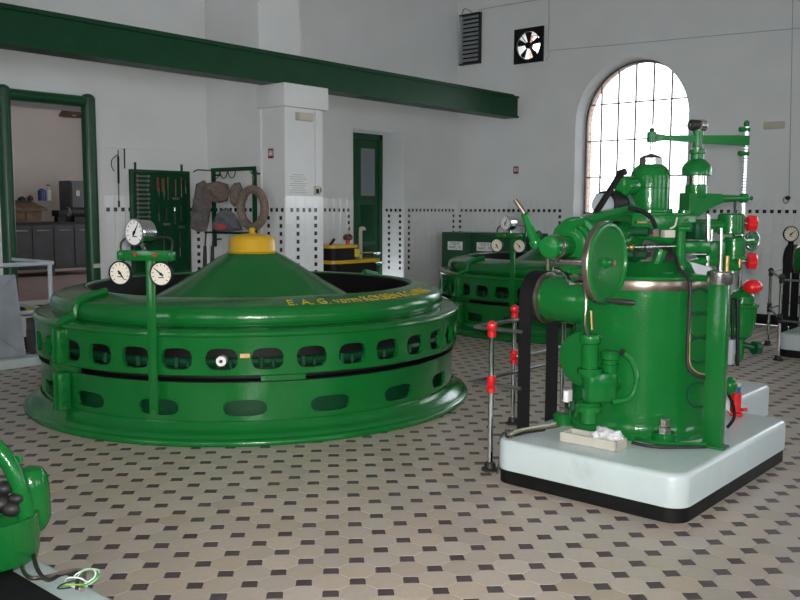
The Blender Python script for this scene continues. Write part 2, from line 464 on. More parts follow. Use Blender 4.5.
# ---- glazed wall tiles, dado height 1.83 m
TH_ROW = [.15+.1475*k for k in range(11)]            # lower edges, up to 1.625
ROWS = [(z, z+.1475) for z in TH_ROW[:-1]]+[(1.677, 1.83)]
def tile_box(n, w, h, t):
    b = MB()
    if n == 'y': b.box((0, -t/2, 0), (w, t, h), bev=.0015, seg=1)
    else: b.box((-t/2, 0, 0), (t, w, h), bev=.0015, seg=1)
    return b
def dado(parent, runs, dots, cols):
    C = []; S = []
    for n, plane, a, b, skip in runs:
        k = max(1, round(abs(b-a)/.15)); w = (b-a)/k
        for q in range(k):
            s = a+w*(q+.5)
            if skip and skip(s): continue
            for z0, z1 in ROWS:
                pos = (s, plane, (z0+z1)/2) if n == 'y' else (plane, s, (z0+z1)/2)
                p = topx(pos); sc = -1
                if p and 0 < p[0] < 800 and pos[2] > .7: sc = 1/p[2]
                C.append((sc, n, pos, abs(w)-.003, z1-z0-.003))
            S.append((n, (s, plane, 1.651) if n == 'y' else (plane, s, 1.651), abs(w)-.002, .048))
    C.sort(key=lambda c: -c[0])
    cache = {}
    for sc, n, pos, w, h in C[:300]:
        key = (n, round(w, 4), round(h, 4))
        if key not in cache:
            cache[key] = tile_box(n, w, h, .008).build('wall_tile', WTILE, parent, smooth=0); cache[key].location = pos
        else: share(cache[key], 'wall_tile', pos, parent)
    big = MB()
    for sc, n, pos, w, h in C[300:]:
        t = .008; c = (pos[0], pos[1]-t/2, pos[2]) if n == 'y' else (pos[0]-t/2, pos[1], pos[2])
        big.box(c, (w, t, h) if n == 'y' else (t, w, h))
    for n, pos, w, h in S:
        t = .008; c = (pos[0], pos[1]-t/2, pos[2]) if n == 'y' else (pos[0]-t/2, pos[1], pos[2])
        big.box(c, (w, t, h) if n == 'y' else (t, w, h))
    ob = big.build('wall_tile_field', WTILE, parent, smooth=0); ob['kind'] = 'stuff'
    D = []
    for n, plane, a, b, skip in dots:
        k = int((b-a)/.105)
        for q in range(k+1):
            s = a+.105*q
            if skip and skip(s): continue
            D.append((n, (s, plane, 1.651) if n == 'y' else (plane, s, 1.651)))
    for n, plane, s in cols:
        for q in range(1, 11):
            D.append((n, (s, plane, 1.651-.102*q) if n == 'y' else (plane, s, 1.651-.102*q)))
    cache = {}
    for n, pos in D[:300]:
        if n not in cache:
            cache[n] = tile_box(n, .05, .05, .010).build('black_tile', BTILE, parent, smooth=0); cache[n].location = pos
        else: share(cache[n], 'black_tile', pos, parent)
door2 = lambda s: D2a-.02 < s < D2b+.02
dado(wall_left,
     [('y', YL, 5.93, WX, None), ('y', YL, 8.25, D2a, None), ('x', D2b, YL, YL+.5, None), ('y', YL, D2b, XR, None), ('y', YL, 3.2, 4.55, None)],
     [('y', YL, 5.98, WX-.05, None), ('y', YL, 8.3, D2a-.08, None), ('x', D2b, YL+.08, YL+.48, None), ('y', YL, D2b+.13, XR-.05, None)],
     [('y', YL, ony(198, 230, YL).x), ('y', YL, D2a-.115), ('x', D2b, YL+.08), ('x', D2b, YL+.34), ('y', YL, D2b+.13), ('y', YL, XR-.10)])
dado(wall_pilaster,
     [('x', WX, 8.50, YL, None), ('y', 8.50, WX, 8.19, None)],
     [('x', WX, 8.55, YL-.05, None), ('y', 8.50, WX+.10, 8.13, None)],
     [('x', WX, 8.58), ('x', WX, 8.82), ('y', 8.50, WX+.205), ('y', 8.50, WX+.52)])
winR = lambda s: abs(s-WIN_RIGHT[0]) < WIN_HW-.02 or abs(s-WIN_RIGHT[1]) < WIN_HW-.02
dado(wall_right,
     [('x', XR, WIN_RIGHT[0]+WIN_HW, YL, None), ('x', XR, 3.3, WIN_RIGHT[0]-WIN_HW, None)],
     [('x', XR, WIN_RIGHT[0]+WIN_HW+.26, YL-.05, None), ('x', XR, 3.3, WIN_RIGHT[0]-WIN_HW-.1, None)],
     [('x', XR, YL-.095), ('x', XR, WIN_RIGHT[0]+WIN_HW+.26)])

# ---- the arched iron window in view, and plainer twins out of view
def arch_top(s, c, hw, zs):
    d = abs(s-c)
    return zs+math.sqrt(max(0, hw*hw-d*d))
def window(name, mp, c, sgn, detail, t=.36):
    hw, zs, z0 = WIN_HW-.005, WIN_SPRING, WIN_SILL+.14
    fr = MB(); n = 28; w = .034
    P = [(c-hw+w/2, z0)]+[(c-(hw-w/2)*math.cos(PI*k/n), zs+(hw-w/2)*math.sin(PI*k/n)) for k in range(n+1)]+[(c+hw-w/2, z0), (c-hw+w/2, z0)]
    for (a, za), (b, zb) in zip(P[:-1], P[1:]):
        q = Vector((b-a, zb-za)); L = q.length
        if L < 1e-5: continue
        nrm = Vector((-q.y, q.x)).normalized()*w/2; q = q.normalized()*.012
        pts = [(a-q.x+nrm.x, za-q.y+nrm.y), (b+q.x+nrm.x, zb+q.y+nrm.y), (b+q.x-nrm.x, zb+q.y-nrm.y), (a-q.x-nrm.x, za-q.y-nrm.y)]
        fr.prism([mp(s, z, t-.03) for s, z in pts], mp(0, 0, t+.03)-mp(0, 0, t-.03))
    fo = struct(fr.build(name, FRAMEW, smooth=0), 'tall round-arched window of many panes in a brown iron frame')
    if not detail: return fo
    g = XR+t
    S = [onx(u, 140, g).y for u in (601, 618, 635, 652.5, 670.5)]
    d = S[0]-S[4]; st = d/4
    S = [S[0]+st*k for k in (1,)]+[S[0]-st*k for k in range(0, 7)]
    S = [s for s in S if abs(s-c) < hw-.05]
    Z = [onx(610, v, g).z for v in (177, 140.7, 104)]
    dz = (Z[2]-Z[0])/2
    Z = [z for z in [Z[0]+dz*k for k in range(0, 3)] if z0+.1 < z < zs+hw]
    bw = .022
    for s in S:
        MB().prism([mp(s-bw/2, z0, t-.015), mp(s+bw/2, z0, t-.015), mp(s+bw/2, arch_top(s, c, hw-.03, zs), t-.015), mp(s-bw/2, arch_top(s, c, hw-.03, zs), t-.015)], mp(0, 0, .03)-mp(0, 0, 0)).build('glazing_bar', FRAMEW, fo, smooth=0)
    for z in Z:
        h = hw-.03 if z < zs else math.sqrt(max(.01, (hw-.03)**2-(z-zs)**2))
        MB().prism([mp(c-h, z-bw/2, t-.013), mp(c+h, z-bw/2, t-.013), mp(c+h, z+bw/2, t-.013), mp(c-h, z+bw/2, t-.013)], mp(0, 0, .026)-mp(0, 0, 0)).build('glazing_bar', FRAMEW, fo, smooth=0)
    sb = sorted([c-hw+.03]+S+[c+hw-.03]); zb = [z0+.02]+Z+[zs+hw]
    for a, b in zip(sb[:-1], sb[1:]):
        for za, zb_ in zip(zb[:-1], zb[1:]):
            k = 6; top = []
            for q in range(k+1):
                s = b+(a-b)*q/k; top.append((s, min(zb_, arch_top(s, c, hw-.02, zs))))
            if max(p[1] for p in top) < za+.03: continue
            top = [(s, max(z, za+.001)) for s, z in top]
            pts = [(a, za), (b, za)]+top
            MB().prism([mp(s, z, t-.002) for s, z in pts], mp(0, 0, .004)-mp(0, 0, 0)).build('pane', GLASS, fo, smooth=0)
    return fo
window('window_1', mpR, WIN_RIGHT[0], 1, True)
k = 2
for y in WIN_RIGHT[1:]: window('window_%d' % k, mpR, y, 1, False); k += 1
for y in WIN_BACK: window('window_%d' % k, mpB, y, 1, False); k += 1
for x in WIN_FRONT: window('window_%d' % k, mpF, x, 1, False); k += 1
m = MB(); m.prism([mpR(WIN_RIGHT[0]-WIN_HW, WIN_SILL, -.02), mpR(WIN_RIGHT[0]-WIN_HW, WIN_SILL+.02, -.02), mpR(WIN_RIGHT[0]-WIN_HW, WIN_SILL+.13, .33), mpR(WIN_RIGHT[0]-WIN_HW, WIN_SILL, .33)], (0, 2*WIN_HW, 0)); struct(m.build('window_sill', WHITEP, smooth=0))
# outside
m = MB(); m.span((XR+.55, -40, -.7), (60, 60, -.5)); struct(m.build('ground_outside', GROUND, smooth=0))
hb = thing('exterior_building', 'pale neighbouring house seen bleached through the arched window', 'building', (36, 15, -.5))
m = MB(); m.span((36, 10.2, -.5), (44, 15.8, 5.2)); m.build('wall', PALEB, hb, smooth=0)
m = MB(); m.prism([(35.7, 9.9, 5.2), (35.7, 16.1, 5.2), (35.7, 13, 7.2)], (8.6, 0, 0)); m.build('roof', GREYP, hb, smooth=0)
for yy in (11.2, 12.6, 14.2):
    MB().span((35.95, yy, 2.6), (36.0, yy+.8, 3.9)).build('window', CABG, hb, smooth=0)
yr = thing('yard_railing', 'thin pale railing in the yard beyond the arched window', 'railing', (20, 12.5, -.5))
for q in range(5): MB().span((20, 10.9+.42*q, -.5), (20.03, 10.93+.42*q, 2.05)).build('post', RAILP, yr, smooth=0)
for z in (1.3, 1.7, 2.05): MB().span((20, 10.8, z), (20.03, 12.7, z+.03)).build('rail', RAILP, yr, smooth=0)

# ---- crane rail girder along the long wall
m = MB()
by0, by1, bz0, bz1 = 8.58, 8.88, 3.24, 3.605
m.span((XB+.02, by0, bz0), (12.96, by1, bz0+.03)); m.span((XB+.02, by0, bz1-.03), (12.96, by1, bz1)); m.span((XB+.02, 8.61, bz0+.03), (12.96, 8.65, bz1-.03))
beam = tag(struct(m.build('crane_beam', GREEN_B, smooth=0)), 'long dark green steel girder crossing high above the machines')
m = MB(); m.span((XB+.02, 8.68, bz1), (12.95, 8.74, bz1+.04)); m.build('rail', GREEN_B, beam, smooth=0)

# ---- doorway with thick green frame, and the workshop behind it
def profile_bar(m, a, b, n, w, d):
    # rounded half-tube bar from a to b on the wall plane y=YL, bulging towards -y
    a, b = Vector(a), Vector(b); dr = (b-a).normalized(); si = Vector((0, -1, 0)).cross(dr)
    pts = [a+si*(w/2)*math.cos(t)+Vector((0, -1, 0))*d*(math.sin(t)**.6 if math.sin(t) > 0 else 0) for t in [PI*k/10 for k in range(11)]]
    m.prism(pts, b-a)
fx0, fx1, fz = 4.70, 5.745, 2.96
df = struct(thing('door_1', None, None, ((fx0+fx1)/2, YL, .0)), 'open doorway in a thick rounded dark green frame')
m = MB(); profile_bar(m, (fx0, YL, .4), (fx0, YL, fz+.05), 0, .15, .10); m.ball((fx0, YL-.02, fz+.05), .075, (1, 1, .7)); m.build('jamb', GREEN_D, df)
m = MB(); profile_bar(m, (fx1, YL, .4), (fx1, YL, fz+.05), 0, .17, .10); m.ball((fx1, YL-.02, fz+.04), .085, (1, 1, .7)); m.build('jamb', GREEN_D, df)
m = MB(); profile_bar(m, (fx0+.05, YL, fz), (fx1-.05, YL, fz), 0, .13, .09); m.build('lintel', GREEN_D, df)
m = MB(); m.span((fx1-.02, YL, .5), (D1b, YL+.05, D1z1)); m.build('side_panel', WHITEP, df, smooth=0)
m = MB(); m.span((fx1-.045, YL-.115, .93), (fx1+.045, YL-.095, .98)); m.build('label_plate', PLASTW, df, smooth=0)
m = MB(); m.span((fx0, YL-.03, .40), (fx1-.06, YL+.04, .515)); tag(m.build('threshold_strip', HAZARD, df, smooth=0), 'black and yellow striped edge strip')
st = thing('concrete_step', 'dark concrete step below the raised green doorway', 'step', (5.25, 9.85, 0))
m = MB(); m.span((4.85, 9.55, 0), (5.75, YL-.025, .25), bev=.01); m.build('tread', CONCR, st); m = MB(); m.span((4.85, 9.80, .25), (5.75, YL-.035, .38), bev=.01); m.build('riser', CONCR, st)
# workshop shell
m = MB(); m.span((4.4, YL+.60, .3), (12.2, 15.4, .51)); struct(m.build('floor_workshop', PINKF, smooth=0))
m = MB(); m.span((4.4, 15.4, .3), (12.2, 15.6, 4.4)); struct(m.build('wall_workshop', ROOM2, smooth=0))
m = MB(); m.span((4.3, YL+.60, .3), (4.4, 15.6, 4.4)); m.span((9.6, YL+.60, .3), (9.7, 15.6, 4.4)); struct(m.build('wall_workshop_side', ROOM2, smooth=0))
m = MB(); m.span((4.3, YL+.60, 4.4), (12.2, 15.6, 4.5)); struct(m.build('ceiling_workshop', ROOM2, smooth=0))
# recessed green door
dd = struct(thing('door_2', None, None, ((D2a+D2b)/2, YL+.44, 0)), 'tall dark green double door in a deep recess')
yd = YL+.53
m = MB()
for a, b, c, d in ((D2a, D2a+.08, 0, D2z), (D2b-.08, D2b, 0, D2z), (D2a, D2b, D2z-.09, D2z)): m.span((a, yd-.03, c), (b, yd+.06, d))
m.build('door_frame', GREEN_D, dd, smooth=0)
mid = (D2a+D2b)/2
for a, b in ((D2a+.08, mid-.004), (mid+.004, D2b-.08)):
    m = MB(); m.span((a, yd, .0), (b, yd+.05, D2z-.09)); lf = m.build('door_leaf', GREEN_D, dd, smooth=0)
    for z0, z1 in ((.15, 1.0), (1.1, 1.75)):
        MB().span((a+.09, yd-.012, z0), (b-.09, yd+.001, z1), bev=.008).build('panel', GREEN_B, lf)
    MB().span((a+.10, yd-.006, 1.9), (b-.10, yd+.001, 2.72)).build('pane', mat('door_glass', (.18, .21, .22), .06), lf, smooth=0)
MB().cyl((mid+.05, yd, 1.1), (mid+.05, yd-.06, 1.1), .012).cyl((mid+.05, yd-.055, 1.1), (mid+.16, yd-.055, 1.1), .01).build('handle', IRON, dd)
m = MB(); m.span((D2a, YL+.61, 0), (D2b, YL+.7, D2z)); struct(m.build('wall_behind_door', BLACK, smooth=0))

# ================================================================== GENERATORS
def ring_holes(m, r, z0, z1, N, phase, hw, hc, hh, th=.03, e=3.2):
    S = 2*PI*r/N
    bd = []
    nx, nz = 6, 4
    for k in range(nx): bd.append((-S/2+S*k/nx, z0))
    for k in range(nz): bd.append((S/2, z0+(z1-z0)*k/nz))
    for k in range(nx): bd.append((S/2-S*k/nx, z1))
    for k in range(nz): bd.append((-S/2, z1-(z1-z0)*k/nz))
    ho = []
    for s, z in bd:
        dx, dz = s/hw, (z-hc)/hh
        t = math.atan2(dz, dx); c, q = math.cos(t), math.sin(t)
        k = (abs(c)**e+abs(q)**e)**(-1/e)
        ho.append((hw*k*c, hc+hh*k*q))
    n = len(bd)
    for i in range(N):
        a = phase+2*PI*i/N
        def P(s, z, rr): return Vector((rr*math.cos(a+s/r), rr*math.sin(a+s/r), z))
        V = [P(s, z, r) for s, z in bd]+[P(s, z, r) for s, z in ho]+[P(s, z, r-th) for s, z in ho]+[P(s, z, r-th) for s, z in bd]
        F = []
        for j in range(3):
            for k in range(n): F.append((j*n+k, j*n+(k+1) % n, (j+1)*n+(k+1) % n, (j+1)*n+k))
        m._add(V, F)
    bmesh.ops.remove_doubles(m.bm, verts=m.bm.verts, dist=1e-4)
    return m
def pol(r, a, z): return Vector((r*math.cos(a), r*math.sin(a), z))
RAD = math.radians
def make_generator():
    g = thing('generator', 'large round green generator with yellow cap and gauge post, near the centre of the hall', 'generator', (0, 0, 0), 'round green generators')
    m = MB(); m.lathe((0, 0, 0), [(1.95, 0), (1.957, .008), (1.957, .030), (1.948, .042), (1.922, .046), (1.916, .050), (1.910, .062), (1.885, .078), (1.855, .095), (1.832, .12), (1.82, .15)], seg=128, close=False); m.build('base_flange', GREEN, g, smooth=.9)
    m = MB(); ring_holes(m, 1.81, .15, .432, 18, RAD(-131.6), .155, .245, .058, .025); m.build('lower_shell', GREEN, g, smooth=.5)
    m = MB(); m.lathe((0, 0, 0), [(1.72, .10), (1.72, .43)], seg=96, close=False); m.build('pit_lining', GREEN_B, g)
    m = MB(); m.lathe((0, 0, 0), [(1.81, .430), (1.825, .436), (1.825, .441), (1.72, .443), (1.72, .487), (1.80, .489)], seg=128, close=False); m.build('air_gap', BLACK, g)
    for a0, a1 in ((-128, -118), (172, 186)):
        m = MB(); k = 12
        A = [RAD(a0+(a1-a0)*q/k) for q in range(k+1)]
        V = [pol(1.815, a, .445) for a in A]+[pol(1.842, a, .445) for a in A]+[pol(1.842, a, .482) for a in A]+[pol(1.815, a, .482) for a in A]
        F = []
        for q in range(k):
            for w in range(4): F.append((w*(k+1)+q, w*(k+1)+q+1, ((w+1) % 4)*(k+1)+q+1, ((w+1) % 4)*(k+1)+q))
        m.poly(V, F)
        m.build('gap_cover', GREEN, g)
    m = MB(); m.lathe((0, 0, 0), [(1.80, .484), (1.842, .485), (1.845, .49)], seg=128, close=False); ring_holes(m, 1.845, .49, .765, 36, RAD(-126.5), .113, .605, .077, .035); m.build('upper_shell', GREEN, g, smooth=.5)
    m = MB(); m.lathe((0, 0, 0), [(1.70, .46), (1.70, .78)], seg=96, close=False); m.build('stator_core', BLACK, g)
    m = MB(); m.torus((0, 0, .56), (0, 0, 1), 1.71, .035, seg=96, rs=8); m.build('winding', GREEN_B, g)
    m = MB(); m.lathe((0, 0, 0), [(1.845, .760), (1.858, .766), (1.864, .778), (1.860, .792), (1.846, .804), (1.822, .812), (1.780, .816), (1.716, .818), (1.702, .822), (1.702, .828), (1.714, .834), (1.720, .848), (1.722, .875), (1.718, .905), (1.706, .930), (1.688, .948), (1.665, .957), (1.47, 1.005), (1.44, 1.005), (1.425, .998), (1.42, .99)], seg=160, close=False); cov = m.build('top_cover', GREEN, g, smooth=.5)
    m = MB(); m.lathe((0, 0, 0), [(1.418, .992), (1.405, .985), (1.405, .72)], seg=96, close=False); m.build('inner_wall', BLACK, g)
    m = MB(); m.lathe((0, 0, 0), [(1.46, .74), (.5, .72)], seg=64, close=False); m.build('inner_deck', BLACK, g)
    for k in range(6):
        a = RAD(15+60*k); d = pol(1, a, 0); MB().box(d*1.15+Vector((0, 0, .80)), (.75, .07, .12), rz=a).build('spider_arm', BLACK, g)
    m = MB(); m.lathe((0, 0, 0), [(.98, .80), (.97, .83), (.66, 1.005), (.44, 1.145), (.30, 1.235), (.235, 1.262), (.225, 1.28)], seg=72, close=False); m.build('cone', GREEN, g, smooth=.7)
    m = MB(); m.lathe((0, 0, 0), [(.235, 1.268), (.238, 1.275), (.215, 1.282), (.21, 1.29), (.207, 1.38), (.195, 1.405), (.17, 1.425), (.10, 1.438), (.04, 1.442), (.03, 1.447), (.02, 1.46), (.028, 1.472), (.03, 1.482), (.022, 1.492), (.001, 1.497)], seg=48, close=False); cap = m.build('cap', YELLOW, g, smooth=.7); cap['label'] = 'domed yellow cap with small knob'
    # split-line lugs with bolts
    for a in (RAD(180), 0.0):
        for sgn in (-1, 1):
            off = sgn*.035/1.84
            for z0, z1 in ((.50, .765), (.14, .43)):
                m = MB(); c = pol(1.865, a+off, (z0+z1)/2); m.box(c, (.10, .030, z1-z0), rz=a, bev=.013); lug = m.build('lug', GREEN, g)
                for q in range(3):
                    b = MB(); zc = z0+.05+(z1-z0-.10)*q/2
                    b.hexnut(pol(1.875, a+off+sgn*.015/1.84, zc), pol(1, a+sgn*PI/2, 0), .018, .018); b.build('bolt', GREEN, lug)
        m = MB(); pr = [(1.87, .79), (1.83, .825), (1.745, .84), (1.738, .90), (1.715, .95), (1.67, .975), (1.47, 1.020)]
        m.tube([pol(r, a, z) for r, z in pr], .030, seg=8); m.build('joint_strap', GREEN, g)
    # fittings seen through the ring
    m = MB(); p = pol(1.79, RAD(-136.8), .585); n = pol(1, RAD(-136.8), 0); m.cyl(p-n*.05, p+n*.02, .036); wd = m.build('terminal_disc', DIALW, g); m = MB(); m.cyl(p+n*.019, p+n*.026, .012); m.build('terminal_stud', IRON, wd)
    for k in range(36):
        a = RAD(-126.5+10*k)
        if not (-175 < -126.5+10*k < -60 or -126.5+10*k > 190): continue
        
        for da, zt, rr in ((-.022, .60, .02), (.028, .58, .016)): MB().cyl(pol(1.75, a+da, .53), pol(1.75, a+da, zt), rr, seg=10).build('terminal_post', GREEN_D, g)
    m = MB(); p = pol(1.848, RAD(-131.4), .63); m.box(p, (.012, .07, .03), rz=RAD(-131.4)); m.build('maker_plate', BRASS, g)
    # lettering on the sloping top ring
    V, F = text_mesh('E. A. G. vorm KOLBEN & Co. PRAG', .155, .0015, 'LEFT')
    x0 = min(v.x for v in V); x1 = max(v.x for v in V); L = RAD(58)*1.56; be = math.atan2(.05, .195)
    W = []
    for v in V:
        a = RAD(-120.5)+(v.x-x0)/(x1-x0)*L/1.56
        r = 1.650-v.y*math.cos(be); z = .9625+v.y*math.sin(be)+v.z
        W.append(pol(r, a, z))
    lt = MB().poly(W, F).build('lettering', YELTXT, cov, smooth=0)
    return g
gen = make_generator()
gen.location = (5.13, 6.24, 0)
gen2 = copy_tree(gen); gen2.location = (11.15, 6.5, 0); gen2.rotation_euler.z = RAD(-20)
gen2['label'] = 'farther round green generator in front of the labelled green cabinets'

def gauge(parent, c, axis, r, depth, facem, name='gauge', needle=-2.2, rim=BLACK):
    c = Vector(c); x, y, a = frame_of(axis)
    m = MB(); m.lathe(c-a*depth, [(r*.75, 0), (r*.92, .01), (r*.95, depth*.6), (r*1.0, depth-.012), (r*1.05, depth-.010), (r*1.05, depth+.006), (r*.93, depth+.008), (r*.93, depth)], a, 28); body = m.build(name, rim, parent)
    m = MB(); m.cyl(c-a*.004, c+a*.002, r*.93, seg=28); m.build('dial', facem, body)
    m = MB()
    for k in range(11):
        t = RAD(-135+27*k); d = -x*math.sin(t)*-1+y*math.cos(t)
        m.box(c+d*r*.76+a*.003, (r*.05, .002, r*.16), rot=Matrix((tuple(a.cross(d)), tuple(a), tuple(d))).transposed())
    m.box(c-y*r*.30+a*.003, (r*.5, r*.08, .001), rot=Matrix((tuple(x), tuple(y), tuple(a))).transposed())
    m.build('dial_marks', INK, body)
    m = MB(); d = x*math.sin(needle)+y*math.cos(needle)
    w = a.cross(d)*r*.06
    m.prism([c+a*.004-d*r*.25-w*1.6, c+a*.004-d*r*.25+w*1.6, c+a*.004+d*r*.72+w*.3, c+a*.004+d*r*.72-w*.3], a*.003); m.cyl(c+a*.004, c+a*.01, r*.12, seg=12); m.build('needle', BLACK, body)
    return body
def gauge_stand(c, adeg, label):
    a = RAD(adeg); n = pol(1, a, 0); t = Vector((-math.sin(a), math.cos(a), 0)); c = Vector(c)
    b = c+n*1.885
    s = thing('gauge_stand', label, 'gauge stand', (b.x, b.y, .19), 'gauge posts on the generators')
    Z = Vector((0, 0, 1))
    def B(dt, dn, z): return b+t*dt+n*dn+Z*z
    m = MB(); m.box(B(0, 0, .78), (.018, .068, 1.14), rz=a, bev=.004); m.build('post', GREEN, s)
    m = MB(); m.cyl(B(0, -.10, .22), B(0, .012, .22), .022); m.build('mounting_bolt', GREEN, s)
    m = MB(); m.box(B(-.03, 0, 1.335), (.03, .36, .075), rz=a, bev=.006); m.build('crossbar', GREEN, s)
    for q in (-1, 1):
        m = MB(); m.box(B(q*.19-.03, 0, 1.335), (.05, .05, .06), rz=a, bev=.008); m.cyl(B(q*.19-.03, 0, 1.30), B(q*.19-.03, 0, 1.37), .016); m.build('cock', GREEN, s)
        m = MB(); m.ball(B(q*.075-.03, .018, 1.34), .014); m.build('red_mark', RED, s)
    for q, nd in ((-1, 2.5), (1, -.9)):
        gg = gauge(s, B(q*.155-.035, .075, 1.215), n, .082, .05, DIAL, needle=nd)
        m = MB(); m.tube([B(q*.155-.035, .02, 1.26), B(q*.175-.03, .01, 1.31), B(q*.18-.03, 0, 1.33)], .010); m.build('gauge_pipe', IRON, s)
    gn = (n*.94-t*.34).normalized()
    gg = gauge(s, B(-.085, .05, 1.497), gn, .092, .13, DIALW, needle=.6, rim=CHROME)
    m = MB(); m.tube([B(-.075, -.02, 1.42), B(-.05, -.01, 1.38), B(-.03, 0, 1.35)], .014); m.build('gauge_neck', STEEL, s)
    for q in (-1, 1):
        m = MB(); m.tube([B(q*.19-.03, 0, 1.36), B(q*.195-.03, -.01, 1.42), B(q*.16-.03, -.04, 1.46), B(q*.06-.05, -.05, 1.46)], .008, smooth=4); m.build('copper_pipe', IRON, s)
    return s
gauge_stand((5.13, 6.24, 0), -151.4, 'green post with three round gauges on the near generator')
gauge_stand((11.15, 6.5, 0), -171.0, 'post with three round gauges on the farther generator')

# ================================================================== GOVERNOR ON ITS PLINTH
def rounded_rect(x0, x1, y0, y1, r, n=8):
    P = []
    for cx, cy, a0 in ((x1-r, y1-r, 0), (x0+r, y1-r, 90), (x0+r, y0+r, 180), (x1-r, y0+r, 270)):
        for k in range(n+1):
            a = RAD(a0+90*k/n); P.append((cx+r*math.cos(a), cy+r*math.sin(a)))
    return P
def make_plinth(rect, h, label, r=.11, kick=.085):
    x0, x1, y0, y1 = rect
    t = thing('machine_plinth', label, 'plinth', ((x0+x1)/2, (y0+y1)/2, 0), 'pale painted machine plinths')
    m = MB(); m.prism([(x, y, 0) for x, y in rounded_rect(x0+.006, x1-.006, y0+.006, y1-.006, r)], (0, 0, kick)); m.build('kick_strip', BLACK, t, smooth=.5)
    V = []; F = []; rings = []
    for dz, ins in ((kick, 0), (h-.03, 0), (h-.012, .006), (h-.003, .018), (h, .035)):
        R = rounded_rect(x0+ins, x1-ins, y0+ins, y1-ins, r-ins*.5); rings.append(len(V)); V += [(x, y, dz) for x, y in R]
    n = len(R)
    for q in range(len(rings)-1):
        for k in range(n): F.append((rings[q]+k, rings[q]+(k+1) % n, rings[q+1]+(k+1) % n, rings[q+1]+k))
    F.append(tuple(range(rings[-1], rings[-1]+n)))
    F.append(tuple(reversed(range(n))))
    MB().poly(V, F).build('block', PLINTH, t, smooth=.7)
    return t
PZ = .27
pl1 = make_plinth(PLINTH1, PZ, 'pale blue-grey rounded plinth with black base under the near governor')
for u, v, w in ((509, 431, .012), (520.5, 434, .020)):
    p = onx(u, v, PLINTH1[0]); MB().box((PLINTH1[0]-.0012, p.y, p.z), (.002, w, .008)).build('paint_chip', BLACK, pl1, smooth=0)
make_plinth(PLINTH2, PZ, 'pale grey plinth at the right edge behind the chrome railing')
make_plinth((6.42, 7.26, 2.32, 3.5), PZ, 'plain pale plinth behind the near governor, between the two governors', kick=.03)

